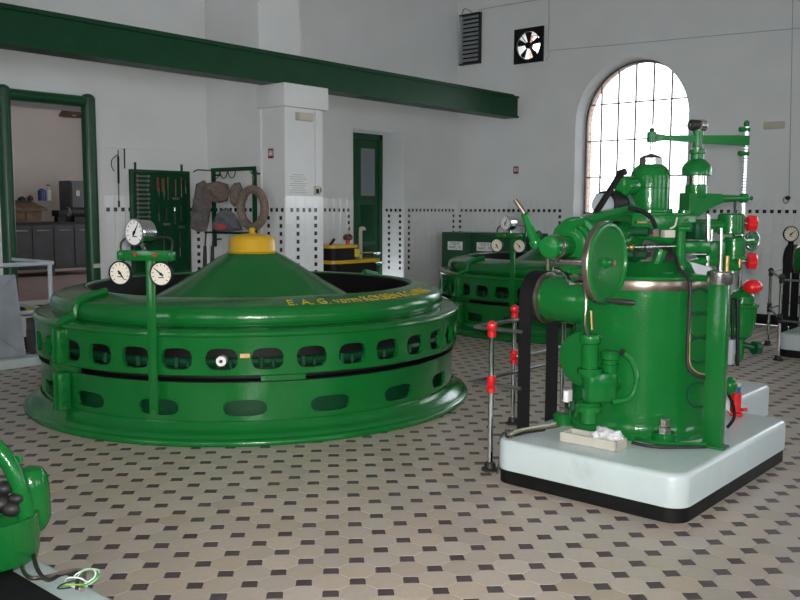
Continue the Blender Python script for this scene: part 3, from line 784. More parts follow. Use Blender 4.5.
GUN = mat('gunmetal', (.22, .22, .23), .3, metal=.9, var=.15, scale=20)
def make_governor():
    GX, GY = 5.28, 2.52
    G = Vector((GX, GY, 0))
    g = thing('governor', 'tall green turbine governor with handwheel on the near pale plinth', 'governor', (5.22, 2.42, PZ), 'turbine governors')
    Z = Vector((0, 0, 1))
    def part(name, m, mt=GREEN, par=None, smooth=.45): return m.build(name, mt, par or g, smooth=smooth)
    # --- drum
    dr = part('drum', MB().lathe(G, [(.462, PZ), (.465, .285), (.462, .31), (.452, .325), (.443, .35), (.44, .39), (.44, 1.185)], seg=72))
    part('steel_band', MB().lathe(G, [(.43, 1.18), (.452, 1.182), (.455, 1.19), (.455, 1.235), (.452, 1.243), (.43, 1.246)], seg=72), BROWNST)
    part('top_casting', MB().lathe(G, [(.43, 1.24), (.425, 1.262), (.37, 1.285), (.31, 1.32), (.27, 1.345), (.20, 1.35)], seg=48))
    part('hollow_shade_core', MB().lathe(G, [(.24, 1.34), (.235, 1.40), (.21, 1.47), (.20, 1.54)], seg=32), IRON)  # added core; its dark colour stands in for shade in the linkage hollows
    for a in (-137, -40, 40, 130):
        p = G+pol(.49, RAD(a), 0)
        l = part('foot_lug', MB().lathe(p, [(.072, PZ), (.072, .330), (.062, .342)], seg=20))
        part('foot_nut', MB().hexnut(p+Z*.340, Z, .038, .04).hexnut(p+Z*.378, Z, .030, .05), STEEL, l, .4)
    for a, z in ((-72, .95), (-72, .52)):
        p = G+pol(.435, RAD(a), z); n = pol(1, RAD(a), 0)
        l = part('inspection_cover', MB().lathe(p-n*.02, [(.14, 0), (.14, .03), (.125, .04)], n, 28))
        for k in range(6):
            x, y, q = frame_of(n); c = p+(x*math.cos(k*PI/3)+y*math.sin(k*PI/3))*.118+n*.015
            part('cover_bolt', MB().hexnut(c, n, .011, .012), GREEN, l, .4)
    # --- square post with steel collar
    c0 = onz(720.5, 450, PZ)
    po = part('post', MB().span((c0.x, c0.y, PZ), (c0.x+.060, c0.y+.112, 1.235), bev=.003))
    pc = Vector((c0.x+.030, c0.y+.056, 0))
    part('post_foot', MB().box(pc+Z*(PZ+.008), (.10, .16, .016), bev=.004))
    cl = part('collar', MB().lathe(pc, [(.070, 1.235), (.072, 1.24), (.072, 1.305), (.066, 1.312), (.03, 1.314)], seg=28), STEEL)
    for k in range(10):
        a = 2*PI*k/10; part('collar_hole', MB().cyl(pc+pol(.070, a, 1.295), pc+pol(.0735, a, 1.295), .004, seg=8), BLACK, cl)
    part('collar_rod', MB().cyl(pc+Z*1.31, pc+Z*1.47, .012), STEEL)
    part('collar_nut', MB().cyl(pc+Vector((.02, -.03, 1.30)), pc+Vector((.02, -.03, 1.40)), .012), BRASS)
    part('link_arm', MB().box((pc+G)/2+Z*1.262, (.10, (pc-G).length*.9, .035), rz=math.atan2((pc-G).y, (pc-G).x)+PI/2, bev=.008))
    # --- bed and spring housing
    LA = math.atan2(-.39, .60); LD = Vector((math.cos(LA), math.sin(LA), 0))
    S = at(650, 190, 5.65); T = at(696.5, 175, 5.746); RD = at(744, 185, 5.85)
    S.z = T.z = RD.z = 0
    part('bed', MB().box(S+LD*.02+Z*1.578, (.46, .30, .115), rz=LA, bev=.012))
    part('bed_flange', MB().box(S-LD*.02+Z*1.635, (.40, .30, .02), rz=LA, bev=.006))
    sh = part('spring_housing', MB().lathe(S, [(.142, 1.643), (.145, 1.648), (.145, 1.662), (.122, 1.668), (.123, 1.68), (.123, 1.87), (.118, 1.90), (.100, 1.930), (.075, 1.948)], seg=40))
    for k in range(10):
        p = S+pol(.134, k*PI/5, 1.66); part('housing_bolt', MB().hexnut(p, Z, .011, .012), GREEN, sh, .4)
    part('housing_seam', MB().torus(S+Z*1.80, Z, .1225, .0025, seg=36, rs=6), GREEN_D, sh)
    part('gland_nut', MB().lathe(S, [(.076, 1.940), (.076, 1.988), (.060, 2.0), (.02, 2.015)], seg=8), GUN, None, .4)
    part('spring_rod', MB().cyl(S+Z*2.0, S+Z*2.20, .010), STEEL)
    part('rod_nut', MB().hexnut(S+Z*2.145, Z, .018, .03), IRON, None, .4)
    # lever
    n = Vector((-LD.y, LD.x, 0))
    L = (RD-S).length; zl = 2.118
    prof = [(-.02, -.018), (.03, -.024), (.10, -.016), (L-.08, -.034), (L+.01, -.034), (L+.01, .030), (L-.08, .030), (.10, .016), (.03, .024), (-.02, .018)]
    part('balance_lever', MB().prism([S+LD*a+Z*(zl+b)-n*.018 for a, b in prof], n*.036))
    part('lever_boss', MB().cyl(S+Z*(zl-.03), S+Z*(zl+.035), .030))
    part('lever_boss', MB().cyl(T+Z*(zl-.055), T+Z*(zl+.055), .034))
    for dz in (-.085, .07): part('lever_fork', MB().cyl(RD+Z*(zl+dz)-LD*.05, RD+Z*(zl+dz)+LD*.02, .016))
    # balance column
    part('balance_rod', MB().cyl(T+Z*1.98, T+Z*2.22, .012), STEEL)
    part('counterweight', MB().cyl(T+Z*2.205-LD*.058, T+Z*2.205-LD*.004, .036, bev=.004), IRON)
    part('counterweight', MB().cyl(T+Z*2.205+LD*.008, T+Z*2.205+LD*.048, .038, bev=.004), STEEL)
    part('counterweight_pin', MB().cyl(T+Z*2.205-LD*.06, T+Z*2.205+LD*.055, .013), STEEL)
    part('bell', MB().lathe(T, [(.086, 1.883), (.092, 1.887), (.092, 1.935), (.085, 1.95), (.055, 1.982), (.042, 1.99), (.042, 2.022), (.052, 2.028), (.052, 2.05), (.03, 2.055)], seg=32))
    part('sleeve', MB().cyl(T+Z*1.82, T+Z*1.89, .062, seg=28), STEEL)
    part('bell_base', MB().lathe(T, [(.066, 1.74), (.068, 1.75), (.068, 1.822), (.06, 1.828)], seg=28))
    z1, z2 = 1.772, 1.685
    part('arm_bracket', MB().prism([T+LD*a+Z*b-n*.055 for a, b in ((-.085, 1.60), (-.085, z1), (.16, z1-.005), (.17, z2+.025), (.10, z2), (0, 1.625))], n*.11))
    part('arm_rod', MB().cyl(T+LD*.14+Z*1.735, RD+Z*1.742, .030, .018))
    part('arm_ball', MB().ball(RD+Z*1.742, .040, (1, 1, .85)))
    part('arm_tip', MB().cyl(RD+Z*1.742, RD+LD*.065+Z*1.742, .014))
    pp = at(684, 215, 5.62)
    part('dashpot', MB().cyl((pp.x, pp.y, 1.53), (pp.x, pp.y, 1.665), .040, bev=.006))
    part('dashpot_piston', MB().cyl((pp.x, pp.y, 1.45), (pp.x, pp.y, 1.535), .022), STEEL)
    # scale rod
    part('scale_rod', MB().cyl(RD+Z*1.15, RD+Z*2.24, .013), CHROME)
    for k in range(16): part('scale_ring', MB().cyl(RD+Z*(1.79+.019*k), RD+Z*(1.795+.019*k), .0145, seg=12), IRON)
    part('finial', MB().ball(RD+Z*2.225, .020, (1, 1, 1.2)))
    part('guide_rod', MB().cyl(RD+Vector((-.05, .035, 1.40)), RD+Vector((-.05, .035, 1.74)), .008), IRON)
    # right-hand pots and red knobs
    p1 = Vector((5.79, 2.165, 0))
    part('oil_pot', MB().lathe(p1, [(.08, 1.505), (.086, 1.512), (.086, 1.63), (.080, 1.64), (.03, 1.645)], seg=28))
    part('pot_bracket', MB().cyl(p1+Z*1.56, S+Z*1.56, .045))
    def knob(u, v, d, r, l, ribs=True):
        c = at(u, v, d); ax = Vector((.55, -.83, 0)).normalized(); m = MB()
        V = []
        prof = [(r*.8, -l/2), (r, -l/2+.006), (r, l/2-.006), (r*.8, l/2)]
        x, y, a = frame_of(ax); seg = 24; rings = []
        for rr, h in prof:
            rings.append(len(V))
            for k in range(seg):
                f = rr*(1.0 if (k % 3) else .86); t = 2*PI*k/seg; V.append(c+a*h+(x*math.cos(t)+y*math.sin(t))*f)
        F = []
        for q in range(3):
            for k in range(seg): F.append((rings[q]+k, rings[q]+(k+1) % seg, rings[q+1]+(k+1) % seg, rings[q+1]+k))
        F.append(tuple(reversed(range(seg)))); F.append(tuple(range(rings[3], rings[3]+seg)))
        kn = part('red_knob', m.poly(V, F), RED, None, .5)
        part('knob_stem', MB().cyl(c-ax*(l/2+.07), c-ax*l/2, .012), STEEL, kn)
    knob(751.5, 223.5, 5.80, .053, .065); knob(751.5, 261.5, 5.80, .053, .060)
    c = at(752.5, 287, 5.80)
    kb = part('red_ball_knob', MB().ball(c, .062, (1, 1, .78), 24, 14), RED)
    part('knob_stem', MB().cyl(c, Vector((5.93, 2.14, c.z-.02)), .014), GREEN, kb)
    p2 = at(711, 250, 5.62); part('valve_block', MB().box((p2.x, p2.y, p2.z), (.13, .13, .115), rz=LA, bev=.012))
    p3 = at(734, 247, 5.72); part('valve_pot', MB().lathe((p3.x, p3.y, p3.z-.06), [(.066, 0), (.07, .006), (.07, .11), (.06, .122)], seg=26))
    part('valve_flange', MB().lathe((p3.x, p3.y, p3.z-.075), [(.085, 0), (.085, .018)], seg=26))
    part('valve_spindle', MB().cyl(p2+Z*.05, p2+Z*.13, .010), STEEL)
    part('lower_flange', MB().lathe((p3.x-.02, p3.y+.02, p3.z-.15), [(.075, 0), (.078, .03), (.05, .08)], seg=24))
    part('brass_plug', MB().cyl(p3+Vector((-.03, -.05, -.13)), p3+Vector((-.03, -.05, -.07)), .014), BRASS)
    c = at(752, 241, 5.86); ax = Vector((-.4, -.9, 0)).normalized()
    sg = part('sight_glass', MB().torus(c, ax, .060, .009, seg=28, rs=8), STEEL)
    part('sight_disc', MB().cyl(c-ax*.02, c+ax*.002, .056, seg=28), GREEN, sg)
    part('sight_neck', MB().cyl(c-ax*.02, Vector((p3.x, p3.y, c.z)), .035))
    # pressure vessel at the back corner
    W = Vector((5.965, 2.135, 0))
    part('vessel', MB().lathe(W, [(.02, .79), (.04, .795), (.066, .815), (.085, .86), (.094, .93), (.098, 1.01), (.108, 1.016), (.108, 1.034), (.078, 1.04), (.076, 1.085), (.058, 1.118), (.02, 1.135)], seg=32))
    part('vessel_pipe', MB().cyl(W+Z*.86, G+Z*.86, .05))
    part('drain_pipe', MB().tube([W+Z*.80, W+Z*.70, W+Vector((-.02, .02, .66)), W+Vector((-.3, .15, .655))], .028, smooth=4))
    e = at(756, 348, 5.85); part('drain_flange', MB().cyl(e-LD*.02, e+LD*.02, .045), GREEN_D)
    part('drain_stub', MB().cyl(e, W+Z*.76, .022), GREEN_D)
    for u, r in ((732.5, .011), (737.5, .012)):
        part('standpipe', MB().tube([at(u, 300, 5.62), at(u, 366, 5.62)], r), BLACK)
    part('standpipe_bracket', MB().tube([at(739, 302, 5.62), at(733, 299, 5.66), at(726, 302, 5.7), G+Vector((.28, -.3, 1.05))], .010), IRON)
    part('cable_box', MB().box(at(729, 352, 5.55), (.05, .06, .16), bev=.004), GREYP)
    part('side_valve', MB().ball(at(730, 386, 5.45), .045, (1, 1, 1.3)))
    part('side_valve_stem', MB().cyl(at(730, 386, 5.45), G+Vector((.3, -.25, .48)), .03))
    part('hose', MB().tube([at(727, 392, 5.5), at(733, 405, 5.5), at(734, 418, 5.5), at(727, 428, 5.5)], .010, smooth=5), RUBBER)
    # --- servo cylinder pointing to the left
    sy, sz = 2.575, 1.455
    def X(x): return Vector((x, sy, sz))
    ax = (-1, 0, 0)
    part('servo_cylinder', MB().lathe(X(5.30), [(.12, 0), (.13, .02), (.138, .10), (.138, .78)], ax, 40))
    fl = part('servo_flange', MB().lathe(X(4.54), [(.158, 0), (.166, .006), (.166, .045), (.158, .052), (.135, .056), (.130, .085), (.112, .092), (.108, .115), (.09, .122), (.06, .124)], ax, 40))
    for k in range(8):
        t = 2*PI*k/8+.2; part('flange_bolt', MB().hexnut(X(4.49)+Vector((0, math.cos(t)*.142, math.sin(t)*.142)), ax, .012, .014), GREEN, fl, .4)
    part('servo_snout', MB().lathe(X(4.43), [(.095, 0), (.075, .015), (.060, .03), (.060, .165), (.065, .172), (.065, .215), (.057, .228), (.02, .232)], ax, 32))
    part('snout_ring', MB().lathe(X(4.275), [(.05, .0), (.070, .0), (.070, .014), (.05, .014)], ax, 32, False), BROWNST)
    hp = at(535.5, 243, 5.0)
    part('lever_hub', MB().ball(hp, .036, (1, 1, 1.2)))
    part('lever_shaft', MB().cyl(hp, X(4.30), .022))
    h1, h2 = at(524.5, 214, 4.95), at(515, 200, 4.97)
    part('hand_lever', MB().cyl(hp, h1, .030, .020, seg=16))
    part('lever_grip', MB().cyl(h1, h2, .015, .013, seg=12), BROWNST)
    part('lever_clamp', MB().cyl(at(541, 234, 5.0), at(533, 238, 5.02), .024, seg=16), GREEN_D)
    part('oil_cup', MB().cyl(at(583, 228, 5.12), at(583, 223, 5.12), .022, seg=14), YELLOW)
    part('servo_stud', MB().cyl(at(548, 257, 4.95), at(548, 270, 4.98), .012), STEEL)
    part('chrome_elbow', MB().tube([at(553, 269, 5.15), at(561, 271, 5.15), at(567, 277, 5.12), at(570, 283, 5.1), at(579, 283, 5.1), at(585, 283, 5.1)], .014, smooth=5), CHROME)
    part('servo_cover', MB().tube([at(632, 209, 5.42), at(600, 217, 5.20), at(572, 226, 5.0)], .034, seg=6))
    part('servo_foot', MB().box(X(5.02)-Z*.13, (.30, .16, .16), bev=.02))
    # --- belt pulley, gearbox
    pl = Vector((4.98, 3.11, 1.085))
    part('pulley', MB().lathe(pl+Vector((0, .055, 0)), [(.05, 0), (.158, 0), (.160, .004), (.164, .055), (.160, .106), (.158, .11), (.05, .11)], (0, -1, 0), 40), IRON)
    part('pulley_rim', MB().lathe(pl+Vector((0, -.055, 0)), [(.145, 0), (.168, .002), (.168, .02), (.15, .024)], (0, -1, 0), 40), BROWNST)
    part('gearbox', MB().lathe(pl+Vector((0, -.07, 0)), [(.12, 0), (.148, .006), (.155, .03), (.155, .27), (.148, .30), (.11, .345), (.05, .36)], (0, -1, 0), 36))
    part('gearbox_mount', MB().box((5.05, 2.76, 1.085), (.20, .20, .18), bev=.02))
    part('gearbox_clamp', MB().box(pl+Vector((-.02, -.36, -.17)), (.10, .10, .06), bev=.01), GREEN_D)
    part('copper_line', MB().tube([at(583, 283, 5.05), at(586, 300, 5.0), at(585, 325, 5.0), at(589, 336, 5.05)], .008, smooth=4), BROWNST)
    part('copper_line', MB().tube([at(591, 311, 5.0), at(592, 330, 5.0)], .009), BRASS)
    # --- large side flange
    part('side_flange', MB().lathe((5.06, 2.72, .727), [(.14, 0), (.15, .10), (.172, .12), (.178, .13), (.178, .17), (.168, .185), (.10, .20), (.04, .20)], (-1, 0, 0), 40))
    # --- filter valves at the front left
    v1 = Vector((4.60, 2.52, 0)); v2 = Vector((4.715, 2.45, 0))
    part('filter_cylinder', MB().lathe(v1, [(.050, .68), (.050, .875), (.062, .885), (.064, .92), (.058, .935), (.02, .937)], seg=28))
    part('filter_ring', MB().lathe(v1, [(.055, .70), (.072, .702), (.072, .732), (.055, .735)], seg=28))
    part('filter_cylinder', MB().lathe(v2, [(.047, .66), (.047, .775), (.060, .782), (.060, .815), (.045, .83), (.015, .832)], seg=28))
    part('filter_ring', MB().lathe(v2, [(.05, .735), (.056, .737), (.056, .748), (.05, .75)], seg=28))
    part('filter_body', MB().box((v1+v2)/2+Z*.615, (.20, .105, .19), rz=math.atan2((v2-v1).y, (v2-v1).x), bev=.03))
    part('filter_flange', MB().lathe(v1, [(.06, .475), (.082, .478), (.082, .505), (.07, .515), (.075, .53), (.05, .535)], seg=28))
    part('filter_neck', MB().cyl(v1+Vector((.02, .01, .40)), v1+Vector((.02, .01, .48)), .05))
    part('filter_link', MB().cyl((v1+v2)/2+Z*.60, G+Z*.60, .055))
    part('return_pipe', MB().tube([at(621, 352, 5.08), at(631, 360, 5.08), at(636.5, 375, 5.06), at(635, 390, 5.05), at(628, 399, 5.05), at(612, 402, 5.05)], .017, smooth=5))
    part('filter_nut', MB().hexnut(at(621, 352, 5.06), (0, -1, 0), .02, .02), IRON, None, .4)
    part('bleed_cock', MB().cyl(at(573, 410, 5.3), at(573, 401, 5.3), .020), GREEN_D)
    part('white_tag', MB().box(at(568, 396, 5.2), (.06, .03, .07), bev=.004), PAPER)
    # --- handwheel
    wc = ony(608, 263, 2.30)
    wh = part('handwheel', MB().lathe(wc+Vector((0, .03, 0)), [(.205, 0), (.220, .004), (.222, .030), (.214, .040), (.200, .040), (.194, .026), (.11, .018), (.034, .014), (.024, .020), (.024, .048), (.018, .052)], (0, -1, 0), 56))
    part('wheel_tyre', MB().lathe(wc+Vector((0, .037, 0)), [(.200, 0), (.224, 0), (.2255, .008), (.2255, .030), (.219, .040)], (0, -1, 0), 56, False), BROWNST, wh)
    part('wheel_nut', MB().cyl(wc+Vector((0, -.018, 0)), wc+Vector((0, -.040, 0)), .014), BROWNST, wh)
    hc = wc+Vector((-.035, -.01, -.202))
    part('crank_handle', MB().lathe(hc, [(.008, 0), (.011, .03), (.015, .08), (.014, .15), (.008, .165)], (0.12, -1, -.03), 14), IRON, wh)
    part('handwheel_shaft', MB().cyl(wc+Vector((0, .03, 0)), (wc.x, 2.62, wc.z), .025), STEEL)
    # --- linkage crowding the top of the drum
    part('pedestal', MB().tube([at(680, 277, 5.35), at(680.5, 255, 5.35), at(681, 231, 5.35)], .030, seg=12))
    part('pedestal_pin', MB().cyl(at(680, 272, 5.30), at(680, 266, 5.30), .018), STEEL)
    part('pedestal_cap', MB().box(at(681, 229, 5.35), (.075, .075, .03), rz=LA, bev=.008))
    part('push_rod', MB().cyl(at(618, 248, 5.25), at(676, 246.5, 5.35), .009), STEEL)
    part('rod_collar', MB().cyl(at(645, 247.5, 5.29), at(654, 247, 5.3), .018), CHROME)
    part('rod_end', MB().ball(at(631, 247.6, 5.27), .022), BRASS)
    for u, v in ((649, 232), (647, 255), (633, 278), (634, 254)):
        pb = at(u, v, 5.30); l = part('pivot_boss', MB().cyl(pb+Vector((-.02, .12, 0)), pb, .028, seg=20, bev=.004), GREEN_D); part('pivot_nut', MB().hexnut(pb-Vector((0, .002, 0)), (.15, -1, .1), .017, .022), IRON, l)
    part('rocker_arm', MB().tube([at(622, 276, 5.40), at(640, 277, 5.38), at(655, 266, 5.38), at(662, 250, 5.38)], .034, seg=10, smooth=5))
    part('rocker_arm', MB().tube([at(628, 232, 5.42), at(650, 236, 5.42), at(672, 240, 5.42)], .032, seg=10, smooth=5))
    part('cross_link', MB().tube([at(627, 255, 5.40), at(645, 262, 5.45), at(664, 262, 5.45)], .022, seg=8), GREEN_D)
    part('terminal_block', MB().box(at(612, 236.5, 5.25), (.05, .05, .035), rz=LA, bev=.003), PLASTW)
    part('terminal_block', MB().box(at(668, 234, 5.30), (.07, .05, .045), rz=LA, bev=.003), PLASTW)
    part('terminal_block', MB().box(at(654, 233, 5.30), (.04, .05, .045), rz=LA, bev=.003), DIRT)
    part('electric_hose', MB().tube([at(628, 208, 5.30), at(641, 211, 5.28), at(651, 218, 5.27), at(656, 228, 5.28)], .013, smooth=5), RUBBER)
    part('electric_hose', MB().tube([at(652, 220, 5.30), at(656, 228, 5.30)], .012), BRASS)
    part('brass_strip', MB().box(at(645, 222.5, 5.30), (.12, .02, .01), rz=LA), BRASS)
    part('pale_cable', MB().tube([at(670, 229, 5.30), at(675, 226, 5.3), at(677, 218, 5.32)], .006, smooth=4), PLASTW)
    part('link_box', MB().box(at(690, 247, 5.45), (.22, .12, .07), rz=LA, bev=.012))
    part('link_box', MB().box(at(697, 231, 5.60), (.10, .12, .11), rz=LA, bev=.012), GREEN_D)
    part('link_fork', MB().tube([at(683, 268, 5.40), at(700, 262, 5.42), at(716, 262, 5.45)], .026, seg=10, smooth=4))
    part('guard_plate', MB().prism([at(690, 262, 5.35), at(712, 268, 5.30), at(712, 281, 5.30), at(698, 279, 5.33)], Vector((.006, .008, 0))), GREYP)
    part('link_pin', MB().cyl(at(708, 215, 5.5), at(708, 242, 5.5), .014), STEEL)
    part('link_pin', MB().cyl(at(721, 228, 5.5), at(721, 243, 5.5), .011), STEEL)
    part('link_pin', MB().cyl(at(707, 256, 5.42), at(707, 266, 5.42), .016), STEEL)
    part('flange_rod', MB().cyl(at(690, 254.5, 5.38), at(706, 254.5, 5.4), .007), STEEL)
    part('dome_boss', MB().cyl(at(667, 279, 5.30), at(667, 272, 5.30), .040, seg=20))
    # --- small side motor, slanting bar, belt disc at upper left
    part('side_motor', MB().lathe(at(632, 186, 5.53), [(.05, 0), (.062, .01), (.062, .115), (.056, .13), (.03, .135)], (at(621, 186.5, 5.40)-at(634, 185.5, 5.53)), 28))
    part('motor_stay', MB().tube([at(628, 195, 5.45), at(633, 206, 5.45), at(640, 212, 5.5)], .018), GREEN_D)
    part('slanting_bar', MB().tube([at(621.5, 172.5, 5.38), at(594, 216, 5.22)], .019, seg=8), BLACK)
    part('bar_tip', MB().cyl(at(619, 174, 5.38), at(625, 172, 5.40), .022, seg=12), IRON)
    dw = part('belt_disc', MB().cyl(at(618, 204, 5.50), at(604, 205, 5.38), .085, seg=28, bev=.006), BLACK)
    part('disc_face', MB().cyl(at(604, 205, 5.38), at(601.5, 205.2, 5.36), .070, seg=28), GREYP, dw)
    # --- pipes down the front
    part('front_pipe', MB().tube([at(676, 258, 5.30), at(680, 270, 5.16), at(689, 280, 5.09), at(690, 300, 5.08), at(687.5, 345, 5.08), at(688, 366, 5.08), at(695, 375, 5.08), at(708, 378, 5.1)], .011, smooth=5), IRON)
    part('front_pipe', MB().tube([at(691, 300, 5.09), at(689.5, 345, 5.09), at(690, 364, 5.09), at(697, 373, 5.09), at(708, 375, 5.1)], .006, smooth=5), BRASS)
    for v in (302, 325, 350, 395): part('gasket_ring', MB().torus(at(700, v, 5.18), (-.75, -.66, 0), .075, .008, seg=24, rs=6), GREEN_D)
    part('base_pipe', MB().tube([onz(636, 438, .30), onz(650, 442, .30), onz(675, 444, .30), onz(706, 444.5, .30)], .011, smooth=4), GREEN)
    part('base_pipe', MB().tube([onz(632, 443, .285), onz(655, 447, .285), onz(680, 447.5, .285), onz(706, 447, .285)], .010, smooth=4), IRON)
    part('base_pipe', MB().tube([onz(640, 432, .31), onz(655, 435, .31), onz(680, 433, .31), onz(704, 430, .31)], .008, smooth=4), mat('red_brown_hose', (.22, .03, .02), .5))
    return g
gov = make_governor()
gov.location.z += .0015
gov2 = copy_tree(gov); gov2.location = (5.22+6.02, 2.42+.26, PZ+.0015)
ORG[gov2] = Vector(gov2.location)
gov2['label'] = 'shadowed governor with black belt at the right edge of the hall'
gauge(gov2, at(791, 234, 10.0), (-.75, -.66, 0), .085, .05, DIAL, needle=.9)
bg = MB().cyl(at(791, 240, 10.03), at(790, 262, 10.05), .03).build('gauge_bracket', BLACK, gov2)
def drive_belt(cx, cy, z, r, w, label):
    t = .009; P = []
    P.append((cx-r, 0.0)); P.append((cx-r, .5)); P.append((cx-r, z))
    for k in range(1, 16): a = PI-PI*k/16; P.append((cx+r*math.cos(a), z+r*math.sin(a)))
    P += [(cx+r, z), (cx+r, .5), (cx+r, 0.0)]
    Q = []
    for x, zz in P:
        d = Vector((x-cx, zz-z)) if zz > z else Vector((x-cx, 0)); d.normalize(); Q.append((x+d.x*t, zz+d.y*t))
    n = len(P); V = []
    for y in (cy-w/2, cy+w/2): V += [(x, y, zz) for x, zz in P]+[(x, y, zz) for x, zz in Q]
    F = []
    for k in range(n-1):
        F += [(k, k+1, n+k+1, n+k), (2*n+k, 3*n+k, 3*n+k+1, 2*n+k+1), (k, 2*n+k, 2*n+k+1, k+1), (n+k, n+k+1, 3*n+k+1, 3*n+k)]
    F += [(0, n, 3*n, 2*n), (n-1, 3*n-1, 4*n-1, 2*n-1)]
    o = MB().poly(V, F).build('drive_belt', RUBBER, smooth=.5)
    return tag(o, label, 'belt', 'flat drive belts')
drive_belt(4.98, 3.11, 1.0865, .1675, .09, 'black flat belt running down from the near governor pulley')
drive_belt(11.0, 3.37, 1.0865, .1675, .09, 'dark flat belt behind the chrome railing at the right edge')

# ================================================================== THINGS ON AND ROUND THE MACHINES
zv = Vector((0, 0, 1))
# plastic tray with rags on the near plinth
q1, q2, q3 = onz(562, 440.5, PZ), onz(619, 451.5, PZ), onz(634, 441, PZ)
ex = (q2-q1); tl = ex.length; ex.normalize(); ey = Vector((-ex.y, ex.x, 0)); tw = .135
tc = q1+ex*tl/2+ey*(tw/2-.03)+zv*.0015
rz = math.atan2(ex.y, ex.x)
tr = thing('plastic_tray', 'shallow ivory plastic tray holding rags on the near plinth', 'tray', tc)
def TR(a, b, z): return tc+ex*a+ey*b+zv*(z)
m = MB()
m.box(TR(0, 0, .006), (tl-.02, tw-.02, .012), rz=rz)
m.build('tray_base', PLASTW, tr, smooth=0)
for a, b, sx, sy_ in ((0, -tw/2+.008, tl, .016), (0, tw/2-.008, tl, .016), (-tl/2+.008, 0, .016, tw), (tl/2-.008, 0, .016, tw)):
    MB().box(TR(a, b, .030), (sx, sy_, .058), rz=rz, bev=.004).build('tray_wall', PLASTW, tr, smooth=0)
MB().box(TR(-.03, 0, .018), (tl-.06, tw-.045, .014), rz=rz, bev=.004).build('sludge', DIRT, tr, smooth=0)
def crumple(c, r, sc, seed, material, name, label, cat, amp=.35):
    rnd = random.Random(seed); t = bmesh.new(); bmesh.ops.create_icosphere(t, subdivisions=3, radius=r)
    dirs = [(Vector((rnd.uniform(-1, 1), rnd.uniform(-1, 1), rnd.uniform(-1, 1))).normalized(), rnd.uniform(2, 5), rnd.uniform(0, 6)) for _ in range(7)]
    for v in t.verts:
        d = v.co.normalized(); f = sum(math.sin(d.dot(a)*k*2+p) for a, k, p in dirs)/7
        v.co *= 1+amp*f; v.co = Vector((v.co.x*sc[0], v.co.y*sc[1], v.co.z*sc[2]))
    zmin = min(v.co.z for v in t.verts)
    for v in t.verts: v.co = v.co+Vector(c)-zv*zmin
    me = bpy.data.meshes.new(name); t.to_mesh(me); t.free(); me.shade_smooth(); me.materials.append(material)
    o = bpy.data.objects.new(name, me); COL.objects.link(o); ORG[o] = Vector((0, 0, 0))
    return tag(o, label, cat)
crumple(TR(.06, .0, .027), .055, (1.2, .9, .75), 3, RAG, 'rag', 'crumpled whitish rag at the left in the ivory tray', 'rag', .6)
crumple(TR(.135, .01, .027), .045, (1.1, 1, .8), 9, RAG, 'rag', 'smaller whitish rag at the right end of the ivory tray', 'rag', .6)
# wires across the plinth
def wires(name, label, cat, paths, material, r=.006, loc=None):
    for k, p in enumerate(paths):
        o = MB().tube(p, r, seg=6, smooth=6).build(name, material[k % len(material)])
        tag(o, label[k] if isinstance(label, list) else label, cat)
wires('cable', ['pale cable trailing along the back edge of the near plinth', 'brass-coloured cable beside the pale one on the near plinth', 'dark cable hanging down the left end of the near plinth'], 'cable',
      [[onz(560, 421, PZ+.014), onz(552, 424, PZ+.012), onz(535, 427, PZ+.01), onz(519, 430, PZ+.01), onz(511, 434, PZ+.01)],
       [onz(560, 426, PZ+.012), onz(550, 428, PZ+.01), onz(533, 430, PZ+.01), onz(518, 434, PZ+.01), onz(510, 438, PZ+.01)],
       [onz(545, 430, PZ+.01), onz(525, 433, PZ+.01), onz(508, 437, PZ+.01), Vector((4.50, 3.04, .275)), Vector((4.48, 3.06, .24)), Vector((4.48, 3.065, .10)), Vector((4.46, 3.07, .012))]], [PLASTW, BRASS, IRON], .007)
# red bottle jack
jc = Vector((5.97, 2.15, PZ+.001))
jk = thing('bottle_jack', 'small red bottle jack on the back corner of the near plinth', 'jack', jc)
MB().box(jc+zv*.010, (.11, .085, .02), rz=.5, bev=.006).build('foot', RED, jk, smooth=0)
MB().cyl(jc+zv*.02, jc+zv*.155, .036, seg=24, bev=.004).build('cylinder', RED, jk)
MB().cyl(jc+zv*.155, jc+zv*.195, .030, seg=20).build('band', BLUE, jk)
MB().cyl(jc+zv*.195, jc+zv*.225, .032, seg=20, bev=.006).build('saddle', PLASTW, jk)
MB().cyl(jc+Vector((.04, -.03, .03)), jc+Vector((.075, -.05, .03)), .012).build('release_valve', RED, jk)

# ---- guard railings with red joints
def railing(label, posts, joints, rails, r=.017, ground=0.0, group=None):
    p0 = posts[0]
    t = thing('guard_railing', label, 'railing', (p0[0], p0[1], ground), group)
    for x, y, h, red in posts:
        MB().cyl((x, y, ground), (x, y, h), r, seg=16).build('post', CHROME if red is not None else IRON, t)
        MB().lathe((x, y, ground), [(.055, 0), (.055, .012), (.038, .02), (.034, .05), (.022, .055)], seg=20).build('post_foot', IRON, t)
        for z in joints:
            jm = RED if red else IRON
            MB().lathe((x, y, z-.055), [(.020, 0), (.027, .004), (.027, .035), (.020, .042), (.031, .058), (.034, .072), (.031, .086), (.018, .098), (.014, .104)] if z == joints[0] else [(.020, 0), (.027, .004), (.027, .03), (.021, .035), (.033, .055), (.021, .075), (.027, .08), (.027, .106), (.020, .11)], seg=18).build('joint', jm, t)
    for a, b in rails: MB().cyl(a, b, .0125, seg=16).build('rail', GUN, t)
    return t
C0 = Vector((4.53, 3.30, 0)); zu, zl_ = .915, .560
